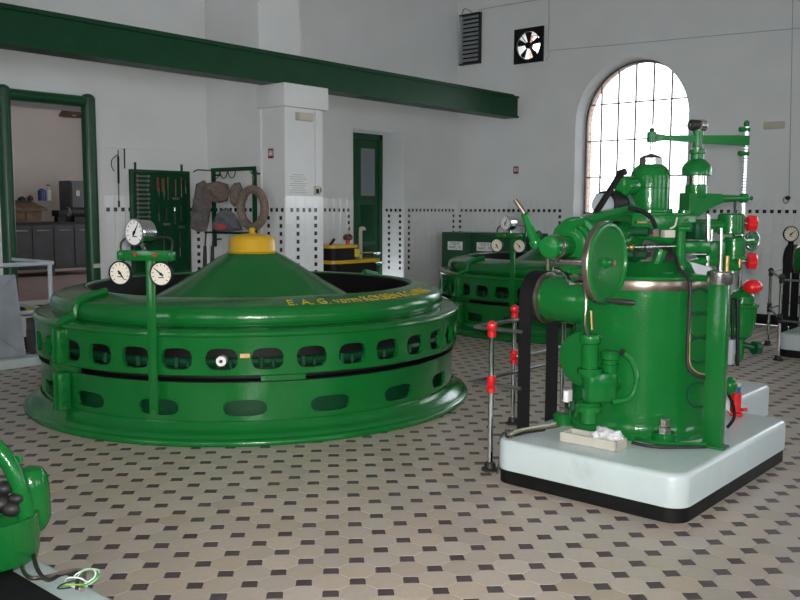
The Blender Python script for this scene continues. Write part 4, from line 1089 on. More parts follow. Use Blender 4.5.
railing('chrome guard railing with red joints round the near black belt', [(4.53, 3.175, .93, True), (5.62, 3.30, .93, True)], (.915, .56),
        [((4.53, 3.31, zu), (4.53, 2.95, zu)), ((4.53, 3.31, zl_), (4.53, 2.95, zl_)), ((4.52, 3.30, zu+.002), (5.62, 3.30, zu+.002)), ((4.52, 3.30, zl_+.002), (5.62, 3.30, zl_+.002))], group='guard railings')
railing('chrome railing with red joints farther back, seen behind the near railing', [(5.65, 3.75, .90, True), (7.3, 3.75, .90, True)], (.885, .53),
        [((5.65, 3.75, .88), (7.3, 3.75, .88)), ((5.65, 3.75, .525), (7.3, 3.75, .525))], group='guard railings')
railing('dark tubular railing at the right edge by the shadowed governor', [(11.17, 3.66, .93, False), (10.1, 3.19, .93, False), (12.4, 3.66, .93, False), (10.1, 2.0, .93, False)], (.915, .47),
        [((11.17, 3.66, z), (10.1, 3.19, z)) for z in (.92, .465)]+[((10.1, 3.19, z), (10.1, 2.0, z)) for z in (.90, .445)]+[((11.17, 3.66, z), (12.4, 3.66, z)) for z in (.92, .465)], group='guard railings')

# ---- grey railing, leaning sheet and kerb by the doorway
t = thing('stair_railing', 'pale grey tube railing in front of the raised green doorway', 'railing', (4.72, 9.19, 0))
MB().cyl((4.72, 9.19, 0), (4.72, 9.19, 1.09), .024).build('post', RAILP, t)
MB().cyl((3.0, 9.19, 0), (3.0, 9.19, 1.09), .024).build('post', RAILP, t)
for z in (1.065, .545):
    MB().cyl((3.0, 9.19, z), (4.76, 9.19, z), .024).build('rail', RAILP, t)
    MB().tube([(4.72, 9.17, z+.01), (4.72, 9.7, z+.01), (4.70, 10.06, z+.01)], .020).build('rail', RAILP, t)
MB().ball((4.70, 10.03, 1.08), .035).build('rail_end', RAILP, t)
k_ = thing('kerb', 'low pale kerb on the floor below the leaning grey sheet', 'kerb', (4.0, 9.05, 0))
MB().span((3.0, 8.93, 0), (4.60, 9.14, .10), bev=.012).build('kerb_block', PLINTH, k_, smooth=0)
MB().span((4.60, 8.95, 0), (4.70, 9.12, .08), bev=.012).build('kerb_end', PLINTH, k_, smooth=0)
sp = thing('metal_sheet', 'blue-grey metal sheet with crossed creases leaning on the railing', 'sheet', (3.9, 9.05, .1))
sa, sb_, sc_, sd = Vector((3.3, 9.09, .11)), Vector((4.36, 9.09, .11)), Vector((4.31, 9.15, .96)), Vector((3.3, 9.15, .96))
MB().prism([sa, sb_, sc_, sd], (0, .006, 0)).build('sheet', GREYP, sp, smooth=0)
for a, b in ((sa, sc_), (sb_, sd)): MB().tube([a+Vector((0, -.002, 0)), b+Vector((0, -.002, 0))], .006, seg=6).build('crease', GREYP, sp)
for a, b in ((sa, sb_), (sb_, sc_), (sc_, sd)): MB().tube([a, b], .008, seg=6).build('edge', GREYP, sp)

# ---- labelled green cabinets behind the farther generator
lines = [('OLEJ M', 'NAPL. 75'), ('OLEJ M', 'NAPL. 75'), None]
ys = [9.95, 9.26, 8.66, 8.07]
labs = ['dark green labelled cabinet nearest the room corner', 'dark green labelled cabinet, second from the room corner', 'dark green cabinet without label, third from the room corner']
for k in range(3):
    y1, y0 = ys[k]-.004, ys[k+1]+.004
    cb = thing('steel_cabinet', labs[k], 'cabinet', (12.86, (y0+y1)/2, 0), 'dark green cabinets along the window wall')
    MB().span((12.57, y0, 0), (13.165, y1, 1.26), bev=.008).build('body', GREEN_D, cb, smooth=0)
    d = MB().span((12.552, y0+.02, .06), (12.572, y1-.02, 1.235), bev=.004).build('door', GREEN_D, cb, smooth=0)
    MB().cyl((12.552, y0+.08, .72), (12.52, y0+.08, .72), .012).cyl((12.525, y0+.08, .66), (12.525, y0+.08, .78), .010).build('handle', IRON, d)
    if lines[k]:
        yc = (y0+y1)/2+.02; zc = 1.02
        lp = MB().span((12.546, yc-.165, zc-.075), (12.552, yc+.165, zc+.075)).build('label_plate', PAPER, cb, smooth=0)
        for tx, dz in zip(lines[k], (.018, -.050)):
            V, F = text_mesh(tx, .068, .0005)
            MB().poly([Vector((12.5455-v.z, yc-v.x, zc+dz+v.y)) for v in V], F).build('lettering', INK, lp, smooth=0)

# ---- black and yellow oil cart behind the generator
oc = thing('oil_cart', 'black and yellow oil cart with red valve in front of the recessed door', 'cart', (9.55, 9.42, 0))
def oval(x0, x1, y0, y1, r=.14): return rounded_rect(x0, x1, y0, y1, r, 6)
MB().prism([(x, y, .10) for x, y in oval(9.05, 10.08, 9.18, 9.66)], (0, 0, .76)).build('lower_tank', BLACK, oc)
MB().prism([(x, y, .86) for x, y in oval(9.02, 10.11, 9.15, 9.69)], (0, 0, .05)).build('tank_rim', YELLOW, oc)
MB().prism([(x, y, .90) for x, y in oval(9.07, 9.62, 9.20, 9.64)], (0, 0, .20)).build('upper_tank', BLACK, oc)
MB().prism([(x, y, 1.09) for x, y in oval(9.04, 9.65, 9.17, 9.67)], (0, 0, .045)).build('tank_rim', YELLOW, oc)
MB().span((9.52, 9.19, .95), (9.62, 9.205, 1.07)).build('label_plate', mat('yellow_sticker', (.65, .55, .02), .5), oc, smooth=0)
MB().cyl((9.52, 9.35, 1.13), (9.53, 9.35, 1.22), .028).build('valve_stem', RED, oc)
MB().lathe((9.53, 9.35, 1.20), [(.05, 0), (.075, .02), (.075, .06), (.04, .09)], seg=18).build('valve_body', mat('dark_red_paint', (.09, .01, .012), .4), oc)
MB().torus((9.53, 9.35, 1.325), (.6, -.8, 0), .055, .010, seg=22, rs=7).build('lifting_ring', PLASTW, oc)
MB().cyl((9.15, 9.35, 1.13), (9.24, 9.35, 1.22), .022).build('lever', IRON, oc)
MB().tube([(9.86, 9.40, .90), (9.86, 9.40, 1.34), (9.88, 9.40, 1.37), (9.93, 9.40, 1.37), (9.94, 9.40, 1.34)], .028, smooth=3).build('hook_pole', PLASTW, oc)
MB().tube([(9.62, 9.30, 1.0), (9.95, 9.25, 1.0), (9.98, 9.25, .99)], .014).build('brass_pipe', BRASS, oc)
MB().cyl((9.94, 9.22, .985), (10.10, 9.22, .985), .022).build('chrome_handle', CHROME, oc)
MB().cyl((9.94, 9.2, .84), (10.16, 9.2, .84), .018).build('chrome_handle', CHROME, oc)
for x in (9.2, 9.95):
    for y in (9.25, 9.6): MB().cyl((x, y-.02, .06), (x, y+.02, .06), .06).build('wheel', RUBBER, oc)
MB().span((9.08, 9.22, .05), (10.05, 9.62, .10)).build('chassis', IRON, oc, smooth=0)

# ================================================================== THINGS ON THE LONG WALL
# tool board
tx0, tx1, tz0, tz1 = 6.285, 7.175, .80, 2.165
tb = thing('tool_board', 'dark green tool board on the tiled wall beside the doorway', 'tool board', ((tx0+tx1)/2, YL-.02, tz0))
MB().span((tx0, YL-.045, tz0), (tx1, YL-.010, tz1)).build('board', GREEN_B, tb, smooth=0)
for a, b, c, d in ((tx0, tx0+.03, tz0, tz1), (tx1-.03, tx1, tz0, tz1), (tx0+.03, tx1-.03, tz1-.03, tz1), (tx0+.03, tx1-.03, tz0, tz0+.03)):
    MB().span((a, YL-.075, c), (b, YL-.045, d)).build('frame_strip', GREEN_D, tb, smooth=0)
for x in (tx0+.09, tx1-.09): MB().span((x-.012, YL-.03, tz1), (x+.012, YL-.012, tz1+.09)).build('hanger', IRON, tb, smooth=0)
TOOLS = mat('tool_steel', (.20, .20, .20), .4, metal=.8, var=.2); HANDLE = mat('varnished_handle', (.13, .065, .025), .5, var=.2)
ty = YL-.068
def spanner(x, z, L, label):
    s = thing('spanner', label, 'spanner', (x, ty, z), 'spanners on the tool board')
    MB().span((x, ty-.004, z-.009), (x+L, ty+.008, z+.009)).build('shank', TOOLS, s, smooth=0)
    for q, rr in ((0, .022), (L, .019)): MB().lathe((x+q, ty+.009, z), [(rr, 0), (rr, .014)], (0, -1, 0), 8).build('jaw', TOOLS, s)
ORD = ['topmost', 'second', 'third', 'fourth', 'fifth', 'sixth', 'seventh', 'eighth', 'ninth', 'tenth', 'eleventh', 'lowest']
for k in range(12): spanner(tx0+.085, 2.08-.058*k, .17-.005*(k % 4), '%s steel spanner%s in the column on the tool board' % (ORD[k], '' if k in (0, 11) else ' from the top'))
def handtool(name, label, x, ztop, L, hl, kind, mt=HANDLE):
    s = thing(name, label, name.replace('_', ' '), (x, ty, ztop))
    MB().cyl((x, ty, ztop-hl), (x, ty, ztop), .013, .011, seg=12).build('handle', mt, s)
    if kind == 'blade': MB().span((x-.006, ty-.003, ztop-L), (x+.006, ty+.003, ztop-hl+.01)).build('blade', TOOLS, s, smooth=0)
    elif kind == 'head': MB().span((x-.05, ty-.015, ztop-L), (x+.05, ty+.014, ztop-L+.035), bev=.005).build('head', TOOLS, s, smooth=0)
    elif kind == 'plier':
        MB().cyl((x+.03, ty, ztop-hl-.01), (x+.022, ty, ztop), .009, seg=10).build('second_handle', mt, s)
        MB().prism([(x-.005, ty-.008, ztop-hl+.01), (x+.04, ty-.008, ztop-hl+.01), (x+.02, ty-.008, ztop-L)], (0, .016, 0)).build('jaw', TOOLS, s, smooth=0)
    else: MB().cyl((x, ty, ztop-L), (x, ty, ztop-hl+.01), .006, seg=10).build('rod', TOOLS, s)
REDH = mat('red_handle', (.13, .025, .012), .5); OLIVE = mat('olive_handle', (.10, .075, .02), .5)
handtool('pliers', 'pliers with brown grips left of the olive pair on the tool board', 6.665, 2.07, .26, .15, 'plier', REDH)
handtool('pliers', 'pliers with olive grips near the top of the tool board', 6.745, 2.06, .28, .17, 'plier', OLIVE)
handtool('file', 'thin file with wooden handle high on the tool board', 6.83, 2.08, .30, .11, 'blade')
handtool('hammer', 'hammer with wooden handle hanging on the tool board', 6.95, 2.05, .27, .22, 'head')
handtool('screwdriver', 'screwdriver with red handle right of the hammer', 7.04, 2.08, .26, .10, 'rod', REDH)
handtool('punch', 'short dark punch at the right of the tool board', 7.11, 2.05, .18, .09, 'rod', IRON)
handtool('chisel', 'dark chisel in the middle row of the tool board', 6.68, 1.70, .20, .09, 'blade', IRON)
handtool('mallet', 'dark mallet in the middle of the tool board', 6.80, 1.68, .24, .18, 'head', IRON)
handtool('caliper', 'bright narrow caliper right of centre on the tool board', 6.925, 1.68, .22, .05, 'blade', STEEL)
handtool('wrench', 'dark wrench right of the bright caliper on the tool board', 7.03, 1.70, .30, .20, 'head', IRON)
handtool('hacksaw', 'dark hacksaw low on the tool board', 6.75, 1.36, .30, .10, 'blade', IRON)
handtool('crowbar', 'short crowbar low at the right of the tool board', 7.0, 1.34, .32, .2, 'rod', IRON)
# things hanging left of the board
hr = thing('hanging_rod', 'long thin dark rod with curved hook hanging on the tiles', 'rod', (6.13, YL-.03, 1.68))
MB().cyl((6.125, YL-.025, 1.70), (6.135, YL-.025, 2.40), .006, seg=8).build('shaft', IRON, hr)
MB().cyl((6.13, YL-.025, 1.98), (6.134, YL-.025, 2.32), .013, seg=10).build('grip', BLACK, hr)
MB().tube([(6.13, YL-.025, 2.34), (6.05, YL-.025, 2.28), (6.035, YL-.025, 2.2), (6.07, YL-.025, 2.13)], .006, smooth=5).build('hook', IRON, hr)
MB().cyl((6.125, YL-.025, 1.68), (6.126, YL-.025, 1.76), .013, seg=10).build('tip', IRON, hr)
hs = thing('thermometer', 'short dark stick hanging right of the hooked rod', 'thermometer', (6.225, YL-.02, 2.2))
MB().cyl((6.225, YL-.02, 2.17), (6.228, YL-.02, 2.40), .009, seg=8).build('stick', IRON, hs); MB().ball((6.228, YL-.02, 2.41), .012).build('loop', IRON, hs)
m = MB(); m.cyl((5.95, YL-.008, 2.43), (7.48, YL-.008, 2.43), .006, seg=6); tag(m.build('wall_cable', WHITEP), 'thin painted cable running level along the left wall', 'cable')

# coat rack on the pilaster side, with what hangs on it
DY = -.10
rk = thing('coat_rack', 'dark green iron rack with hooks on the side of the pilaster', 'rack', (WX-.1, 9.5, 1.3))
MB().span((WX-.14, 9.04+DY, 2.16), (WX-.10, 9.95+DY, 2.21)).build('top_bar', GREEN_B, rk, smooth=0)
for y in (9.06+DY, 9.92+DY): MB().span((WX-.14, y-.022, 1.15), (WX-.095, y+.022, 2.16)).build('upright', GREEN_B, rk, smooth=0)
for y in (9.06+DY, 9.92+DY):
    for z in (2.12, 1.25): MB().span((WX-.10, y-.012, z-.012), (WX, y+.012, z+.012)).build('bracket', GREEN_B, rk, smooth=0)
MB().span((WX-.30, 9.10+DY, 1.335), (WX-.04, 9.90+DY, 1.36)).build('shelf', GREEN_B, rk, smooth=0)
for k in range(3):
    y = 9.83-.17*k+DY
    MB().tube([(WX-.145, y+.075*math.cos(a), 2.155-.085*math.sin(a)) for a in [PI*q/8 for q in range(9)]], .007, seg=6).build('hook', IRON, rk)
MB().tube([(WX-.12, 9.95+DY, 2.18), (WX-.25, 10.0, 2.19), (WX-.30, 10.02, 2.16)], .008).build('side_hook', IRON, rk)
def pillow(name, label, cat, outline, d, thick, material, seed=0, amp=.25, group=None):
    rnd = random.Random(seed)
    P = [at(u, v, d) for u, v in outline]
    # denser outline
    Q = []
    for a, b in zip(P, P[1:]+P[:1]):
        n = max(2, int((b-a).length/.05))
        for k in range(n): Q.append(a+(b-a)*(k/n))
    c = sum(Q, Vector())/len(Q); nrm = -FH
    ph = [(rnd.uniform(12, 30), rnd.uniform(12, 30), rnd.uniform(0, 6)) for _ in range(5)]
    V = []; F = []; n = len(Q); R = 6
    for side in (1, -1):
        for i in range(R):
            f = 1-i/R
            for p in Q:
                q = c+(p-c)*f
                h = math.sqrt(max(0, 1-f*f))*thick
                w = sum(math.sin(q.dot(RT)*a+q.z*b+e) for a, b, e in ph)/5*amp*thick*(1 if i else 0)
                V.append(q+nrm*(side*(h+w)))
        V.append(c+nrm*side*thick)
    base = R*n+1
    for s in (0, 1):
        o = s*base
        for i in range(R-1):
            for k in range(n): F.append((o+i*n+k, o+i*n+(k+1) % n, o+(i+1)*n+(k+1) % n, o+(i+1)*n+k))
        for k in range(n): F.append((o+(R-1)*n+k, o+(R-1)*n+(k+1) % n, o+R*n))
    m = MB().poly(V, F); bmesh.ops.remove_doubles(m.bm, verts=m.bm.verts, dist=1e-4)
    return tag(m.build(name, material, smooth=1.2), label, cat, group)
ves = pillow('padded_vest', 'grey-brown padded vest hanging at the left of the rack', 'vest', [(196, 184), (204, 180), (210, 186), (212, 200), (209, 222), (207, 231), (198, 232), (190, 228), (191, 212), (194, 196)], 11.85, .055, CLOTHP, 2, .7)
for v0 in (196, 206, 218): MB().tube([at(192.5, v0+4, 11.79), at(201, v0+3, 11.79), at(210, v0+3, 11.80)], .008, seg=6).build('strap', CLOTHG, ves)
pillow('brown_bundle', 'rolled brown wadding bundle hanging under the rack bar', 'bundle', [(202, 188), (208, 183), (218, 181), (228, 184), (230, 192), (228, 201), (219, 203), (208, 201), (203, 196)], 11.74, .065, CLOTHB, 5, .8)
pillow('canvas_bag', 'crumpled tan canvas bag hanging beside the rope ring', 'bag', [(230, 188), (234, 183), (240, 182), (243, 190), (241, 200), (240, 206), (234, 207), (230.5, 203), (229.5, 196)], 11.60, .05, CLOTHB, 8, .9)
gb = pillow('grey_bag', 'sagging dark grey bag on the lower bar of the rack', 'bag', [(212, 224), (216, 215), (222, 209), (228, 208), (235, 214), (241, 225), (243, 230), (228, 231.5), (216, 231), (212, 229)], 11.48, .075, CLOTHG, 11, .6)
pillow('patch', None, None, [(215, 225), (223, 224), (227, 227), (224, 230), (216, 229)], 11.40, .012, mat('faded_red_cloth', (.42, .06, .05), .9, var=.2), 3)
bpy.data.objects['patch'].parent = gb
rc = onx(252.5, 208, WX-.215)
rg = thing('rope_ring', 'thick oval ring wrapped in brown cloth hanging on the rack', 'ring', rc)
MB().torus(rc, (1, 0, 0), .238, .055, seg=44, rs=14).build('ring', ROPE, rg)
for k in range(4):
    a = .6+k*PI/2; MB().torus(rc+Vector((0, .235*math.cos(a), .235*math.sin(a))), (0, -math.sin(a), math.cos(a)), .056, .006, seg=20, rs=6).build('binding', CLOTHP, rg)
MB().tube([rc+zv*.29, rc+Vector((.02, .0, .40)), (WX-.15, 9.0, 2.15)], .008).build('cord', ROPE, rg)
for k, (u, lab) in enumerate(((204.5, 'dark brush with ragged bristles leaning left of the rack upright'), (212, 'second dark brush leaning against the rack upright'))):
    b = thing('brush', lab, 'brush', (at(u, 268, 11.6).x, at(u, 268, 11.6).y, 0), 'brushes by the rack')
    MB().cyl(at(u+1.5, 232, 11.62), at(u+.5, 248, 11.6), .012, seg=10).build('handle', IRON, b)
    MB().cyl(at(u+.5, 246, 11.6), (at(u-1, 286, 11.55).x, at(u-1, 286, 11.55).y, 0), .022, .05, seg=14).build('bristles', IRON, b)
bd = thing('white_board', 'pale flat board standing below the rack shelf', 'board', (WX-.03, 9.5, .2))
MB().span((WX-.045, 9.22, .45), (WX-.012, 9.70, 1.22)).build('panel', PAPER, bd, smooth=0); MB().span((WX-.05, 9.20, 0), (WX-.01, 9.72, .45)).build('lower_panel', PLASTW, bd, smooth=0)

# fittings on the pilaster
def box_light(label, c, size, axis):
    t = thing('emergency_light', label, 'lamp', c)
    MB().box(c, size, bev=.006).build('housing', PLASTW, t, smooth=0)
    s2 = (size[0]*.9 if axis == 'y' else .012, .012 if axis == 'y' else size[1]*.9, size[2]*.7)
    off = Vector((0, -size[1]/2, 0)) if axis == 'y' else Vector((-size[0]/2, 0, 0))
    MB().box(Vector(c)+off, s2, bev=.003).build('diffuser', mat('yellowed_diffuser', (.50, .47, .36), .4), t, smooth=0)
    return t
py = 8.50
p = ony(303, 117, py); box_light('cream emergency light high on the pilaster under its ledge', (p.x, py-.03, p.z), (.27, .06, .10), 'y')
p = onx(775, 125.5, XR); box_light('cream emergency light on the wall right of the arched window', (XR-.035, p.y, p.z), (.07, .28, .10), 'x')
p = ony(298, 184, py); nt_ = thing('notice', 'printed white notice sheet pinned on the pilaster', 'notice', (p.x, py-.004, p.z-.15))
MB().span((p.x-.19, py-.006, p.z-.15), (p.x+.19, py-.001, p.z+.15)).build('sheet', PAPER, nt_, smooth=0)
for k in range(9):
    w = .15 if k % 3 else .10
    MB().span((p.x-w, py-.008, p.z+.115-.028*k), (p.x+w-.02*(k % 2), py-.0055, p.z+.121-.028*k)).build('printed_line', GREYP, nt_, smooth=0)
p = ony(316, 190.5, py); sw = thing('switch_box', 'small white switch box with dark rocker on the pilaster', 'switch', (p.x, py-.02, p.z))
sx_ = min(p.x, 8.12)
MB().box((sx_, py-.02, p.z), (.09, .04, .12), bev=.005).build('box', PLASTW, sw, smooth=0); MB().box((sx_-.01, py-.042, p.z-.01), (.045, .012, .06)).build('rocker', BLACK, sw, smooth=0)
MB().tube([(sx_+.06, py-.02, p.z+.04), (sx_+.075, py-.02, p.z), (sx_+.05, py-.02, p.z-.04)], .008).build('cord_loop', IRON, sw)
m = MB(); m.span((sx_-.014, py-.022, p.z+.06), (sx_+.014, py-.001, 2.93)); tag(m.build('conduit', WHITEP, smooth=0), 'white cable duct running down the pilaster to the switch', 'duct')
def red_sign(label, c, ax):
    c = Vector(c); s = thing('red_sign', label, 'sign', c, 'small red pictogram signs')
    e = Vector((0, 1, 0)) if ax == 'x' else Vector((1, 0, 0)); o = Vector((-1, 0, 0)) if ax == 'x' else Vector((0, -1, 0))
    def B(a, b, w, h, d, name, mt, par):
        q = c+e*a+zv*b+o*d
        sz = (.004, w, h) if ax == 'x' else (w, .004, h)
        return MB().box(q, sz).build(name, mt, par, smooth=0)
    pl_ = B(0, 0, .105, .125, .004, 'plate', mat('dark_red_sign', (.20, .015, .018), .5), s)
    for a in (-.028, 0, .028): B(a, .005, .012, .07, .007, 'pictogram_bar', PAPER, pl_)
    B(0, -.005, .06, .012, .0075, 'pictogram_bar', PAPER, pl_)
red_sign('small dark red sign on the side of the pilaster', onx(271, 153.5, WX-.001), 'x')
red_sign('small dark red sign on the window wall below the fan', onx(516, 170, XR-.001), 'x')

# ================================================================== THINGS ON THE WINDOW WALL
va, vb = onx(460.5, 66, XR), onx(482, 12, XR)
lv = thing('louvre_vent', 'tall dark louvred vent grille high in the corner', 'vent', (XR, (va.y+vb.y)/2, va.z))
y0, y1, z0, z1 = vb.y, min(va.y, YL-.03), va.z, vb.z
MB().span((XR-.012, y0, z0), (XR-.002, y1, z1)).build('back_plate', BLACK, lv, smooth=0)
for a, b, c, d in ((y0, y0+.03, z0, z1), (y1-.06, y1, z0, z1), (y0, y1, z1-.03, z1), (y0, y1, z0, z0+.03)): MB().span((XR-.06, a, c), (XR-.012, b, d)).build('frame_strip', GREYP if b == y1 and a > y0+.1 else IRON, lv, smooth=0)
for k in range(11):
    z = z0+.07+(z1-z0-.14)*k/10
    MB().prism([(XR-.012, y0+.03, z+.03), (XR-.055, y0+.03, z-.02), (XR-.055, y0+.03, z-.012), (XR-.012, y0+.03, z+.038)], (0, y1-y0-.09, 0)).build('louvre', GREYP, lv, smooth=0)
MB().tube([(XR-.03, y1-.04, z1), (XR-.05, y1-.12, z1+.10), (XR-.03, y0+.2, z1+.02)], .006, smooth=4).build('pull_wire', IRON, lv)
fy, fz_, fh = FAN[1], (FAN[3]+FAN[4])/2, .295
fan = thing('wall_fan', 'square black extractor fan set in the wall left of the window', 'fan', (XR, fy, fz_-fh))
V = []; F = []; n = 40
for k in range(n):
    a = 2*PI*k/n+PI/4; c, s = math.cos(a), math.sin(a); q = fh/max(abs(c), abs(s))
    V += [(XR-.035, fy+c*q, fz_+s*q), (XR-.035, fy+c*.235, fz_+s*.235), (XR+.0, fy+c*.235, fz_+s*.235), (XR-.001, fy+c*q, fz_+s*q)]
for k in range(n):
    k2 = (k+1) % n
    for w in range(4): F.append((4*k+w, 4*k+(w+1) % 4, 4*k2+(w+1) % 4, 4*k2+w))
MB().poly(V, F).build('frame', BLACK, fan, smooth=0)
MB().cyl((XR-.05, fy, fz_), (XR+.03, fy, fz_), .055, seg=20).build('hub', BLACK, fan)
for k in range(5):
    a = 2*PI*k/5+.3; P = []
    for rr, w in ((.045, -.22), (.225, -.30), (.232, 0), (.225, .26), (.045, .34)):
        P.append(Vector((XR-.02+.04*(w), fy+rr*math.cos(a+w), fz_+rr*math.sin(a+w))))
    MB().prism(P, (.004, 0, 0)).build('blade', BLACK, fan, smooth=0)
for a in (.9, .9+2*PI/3, .9+4*PI/3): MB().cyl((XR-.04, fy, fz_), (XR-.04, fy+.24*math.cos(a), fz_+.24*math.sin(a)), .008, seg=8).build('guard_stay', IRON, fan)
cabs = [('thin grey cable running along the wall right of the fan', [onx(546, 60, XR-.01), onx(549, 56, XR-.03), onx(548, 51, XR-.012), onx(556, 50, XR-.01), onx(620, 44.5, XR-.01), onx(700, 37, XR-.01), onx(800, 28, XR-.01)]),
        ('thin grey cable dropping from the roof to the fan', [onx(549, -20, XR-.01), onx(549, 20, XR-.01), onx(548, 50, XR-.01)]),
        ('thin sloping cable along the top of the corner', [onx(478, 10, XR-.01), onx(500, 6, XR-.01), onx(548, -2, XR-.01)]),
        ('thin grey conduit on the wall at the far right', [onx(793, -10, XR-.012), onx(791, 100, XR-.012), onx(789, 200, XR-.012)])]
for lab, pts in cabs: tag(MB().tube(pts, .005, seg=6).build('wall_cable', GREYP), lab, 'cable')
hk = thing('wall_hook', 'round dark wire hook on the tiles at the far right', 'hook', onx(787, 199, XR))
c = onx(786, 200, XR-.05); MB().torus(c, (.6, .8, 0), .045, .006, seg=20, rs=6).build('ring', IRON, hk); c2 = onx(788.5, 198, XR); MB().cyl(c2, c2+Vector((-.05, 0, 0)), .03, seg=14).build('socket', IRON, hk)

# ================================================================== WORKSHOP BEHIND THE DOORWAY
WZ = .51; BY = 14.36
x0 = ony(10, 250, BY).x; x1 = ony(81, 250, BY).x+.25
wb_ = thing('steel_workbench', 'grey steel workbench with small doors in the workshop', 'workbench', ((x0+x1)/2, BY+.3, WZ))
btop = 1.43
MB().span((x0, BY, WZ+.12), (x1, BY+.65, btop-.04)).build('body', CABG, wb_, smooth=0)
MB().span((x0-.03, BY-.03, btop-.04), (x1+.03, BY+.68, btop)).build('worktop', IRON, wb_, smooth=0)
for k in range(4):
    a = x0+(x1-x0)*k/4+.012; b = x0+(x1-x0)*(k+1)/4-.012
    d = MB().span((a, BY-.018, WZ+.16), (b, BY, btop-.07)).build('door', CABG, wb_, smooth=0)
    MB().span((a+.06, BY-.035, btop-.15), (b-.06, BY-.018, btop-.13)).build('handle', STEEL, d, smooth=0)
for x in (x0+.04, (x0+x1)/2, x1-.04): MB().span((x-.025, BY+.03, WZ), (x+.025, BY+.08, WZ+.12)).build('leg', CABG, wb_, smooth=0)
xa, xb = ony(6, 210, BY+.1).x, ony(44, 210, BY+.1).x
ch = thing('wooden_chest', 'brown wooden chest with sloping lid on the left of the workbench', 'chest', ((xa+xb)/2, BY+.35, btop))
ya = BY+.08
MB().span((xa, ya, btop), (xb-.05, BY+.62, 1.62)).build('body', WOOD, ch, smooth=0)
MB().prism([(xa-.03, ya-.05, 1.62), (xa-.03, BY+.64, 1.76), (xa-.03, BY+.64, 1.80), (xa-.03, ya-.05, 1.66)], (xb-xa+.06, 0, 0)).build('lid', WOOD, ch, smooth=0)
for k in range(2): MB().span((xa+.05+(xb-xa-.1)/2*k, ya-.015, 1.47), (xa+.02+(xb-xa-.1)/2*(k+1), ya, 1.59)).build('drawer', WOOD, ch, smooth=0)
gr = thing('bench_grinder', 'dark bench grinder on the grey steel workbench', 'grinder', at(56, 223, 15.1))
g0 = Vector((ony(60, 215, BY+.10).x+.31, BY+.095, btop))
gr.location = g0; ORG[gr] = g0
MB().cyl(g0+Vector((-.13, 0, .16)), g0+Vector((.13, 0, .16)), .09).build('motor', IRON, gr); MB().span(g0+Vector((-.09, -.08, 0)), g0+Vector((.09, .08, .09))).build('base', IRON, gr, smooth=0)
for s in (-1, 1): MB().cyl(g0+Vector((s*.15, 0, .16)), g0+Vector((s*.20, 0, .16)), .10).build('wheel', CABG, gr)
vc = Vector((ony(60, 215, BY+.10).x, BY+.11, btop)); vs = thing('bench_vise', 'dark bench vise beside the grinder in the workshop', 'vise', vc)
MB().span(vc+Vector((-.07, -.06, 0)), vc+Vector((.07, .06, .10))).build('base', IRON, vs, smooth=0); MB().span(vc+Vector((-.09, -.14, .10)), vc+Vector((.09, -.01, .20))).build('jaw', IRON, vs, smooth=0); MB().span(vc+Vector((-.09, .02, .10)), vc+Vector((.09, .10, .20))).build('jaw', IRON, vs, smooth=0); MB().cyl(vc+Vector((0, -.3, .13)), vc+Vector((0, 0, .13)), .015).build('screw', STEEL, vs)
lx = ony(74, 200, BY+.2).x
lk = thing('wall_locker', 'grey steel locker standing on the workbench by the door frame', 'locker', (lx, BY+.4, btop))
MB().span((lx-.06, BY+.2, btop), (lx+.45, BY+.6, btop+.72)).build('body', CABG, lk, smooth=0); MB().span((lx-.04, BY+.182, btop+.03), (lx+.43, BY+.2, btop+.69)).build('door', CABG, lk, smooth=0); MB().span((lx+.03, BY+.172, btop+.45), (lx+.10, BY+.182, btop+.55)).build('badge', PLASTW, lk, smooth=0)
zt = 1.815
for u, nm, lab, mt, rr, h in ((42, 'tin', 'blue tin on the wooden chest in the workshop', BLUE, .07, .19), (48.5, 'bottle', 'white bottle on the wooden chest in the workshop', PAPER, .055, .26), (30, 'small_jar', 'small dark jar at the left on the wooden chest', IRON, .05, .07), (22, 'grease_tin', 'flat dark tin at the far left on the wooden chest', IRON, .07, .05)):
    p = ony(u, 195, BY+.52); b = thing(nm, lab, nm.replace('_', ' '), (p.x, BY+.52, zt-.02))
    if nm == 'bottle': MB().lathe((p.x, BY+.52, zt-.02), [(rr, 0), (rr, h*.65), (rr*.4, h*.8), (rr*.4, h)], seg=18).build('body', mt, b)
    else: MB().lathe((p.x, BY+.52, zt-.02), [(rr, 0), (rr, h*.9), (rr*.92, h*.92), (rr*.92, h)], seg=18).build('body', mt, b)
    MB().cyl((p.x, BY+.52, zt-.02+h), (p.x, BY+.52, zt+h), rr*.5).build('lid', IRON, b)
pc_ = at(74, 112, 12.0)
pn = thing('pendant_lamp', 'brown enamel pendant lamp shade inside the workshop doorway', 'lamp', pc_)
MB().lathe(pc_, [(.20, -.06), (.195, -.045), (.13, .05), (.05, .10), (.03, .14)], seg=28, close=False).build('shade', WOOD, pn); MB().cyl(pc_+zv*.10, (pc_.x, pc_.y, 4.4), .008).build('cord', BLACK, pn); MB().ball(pc_-zv*.01, .045).build('bulb', PAPER, pn)
lw = window_light('workshop_fill_light', (9.5, 12.8, 2.6), (-1, -.15, 0), 90)  # added fill to brighten the workshop; the wall behind it has no opening
m = MB()
for a, b, c, d in ((11.8, 11.86, 1.2, 4.0), (13.74, 13.8, 1.2, 4.0), (11.8, 13.8, 1.2, 1.26), (11.8, 13.8, 3.94, 4.0), (12.77, 12.83, 1.2, 4.0)): m.span((9.55, a, c), (9.60, b, d))
struct(m.build('window_11', FRAMEW, smooth=0))  # unseen frame put round the added fill light on a solid wall

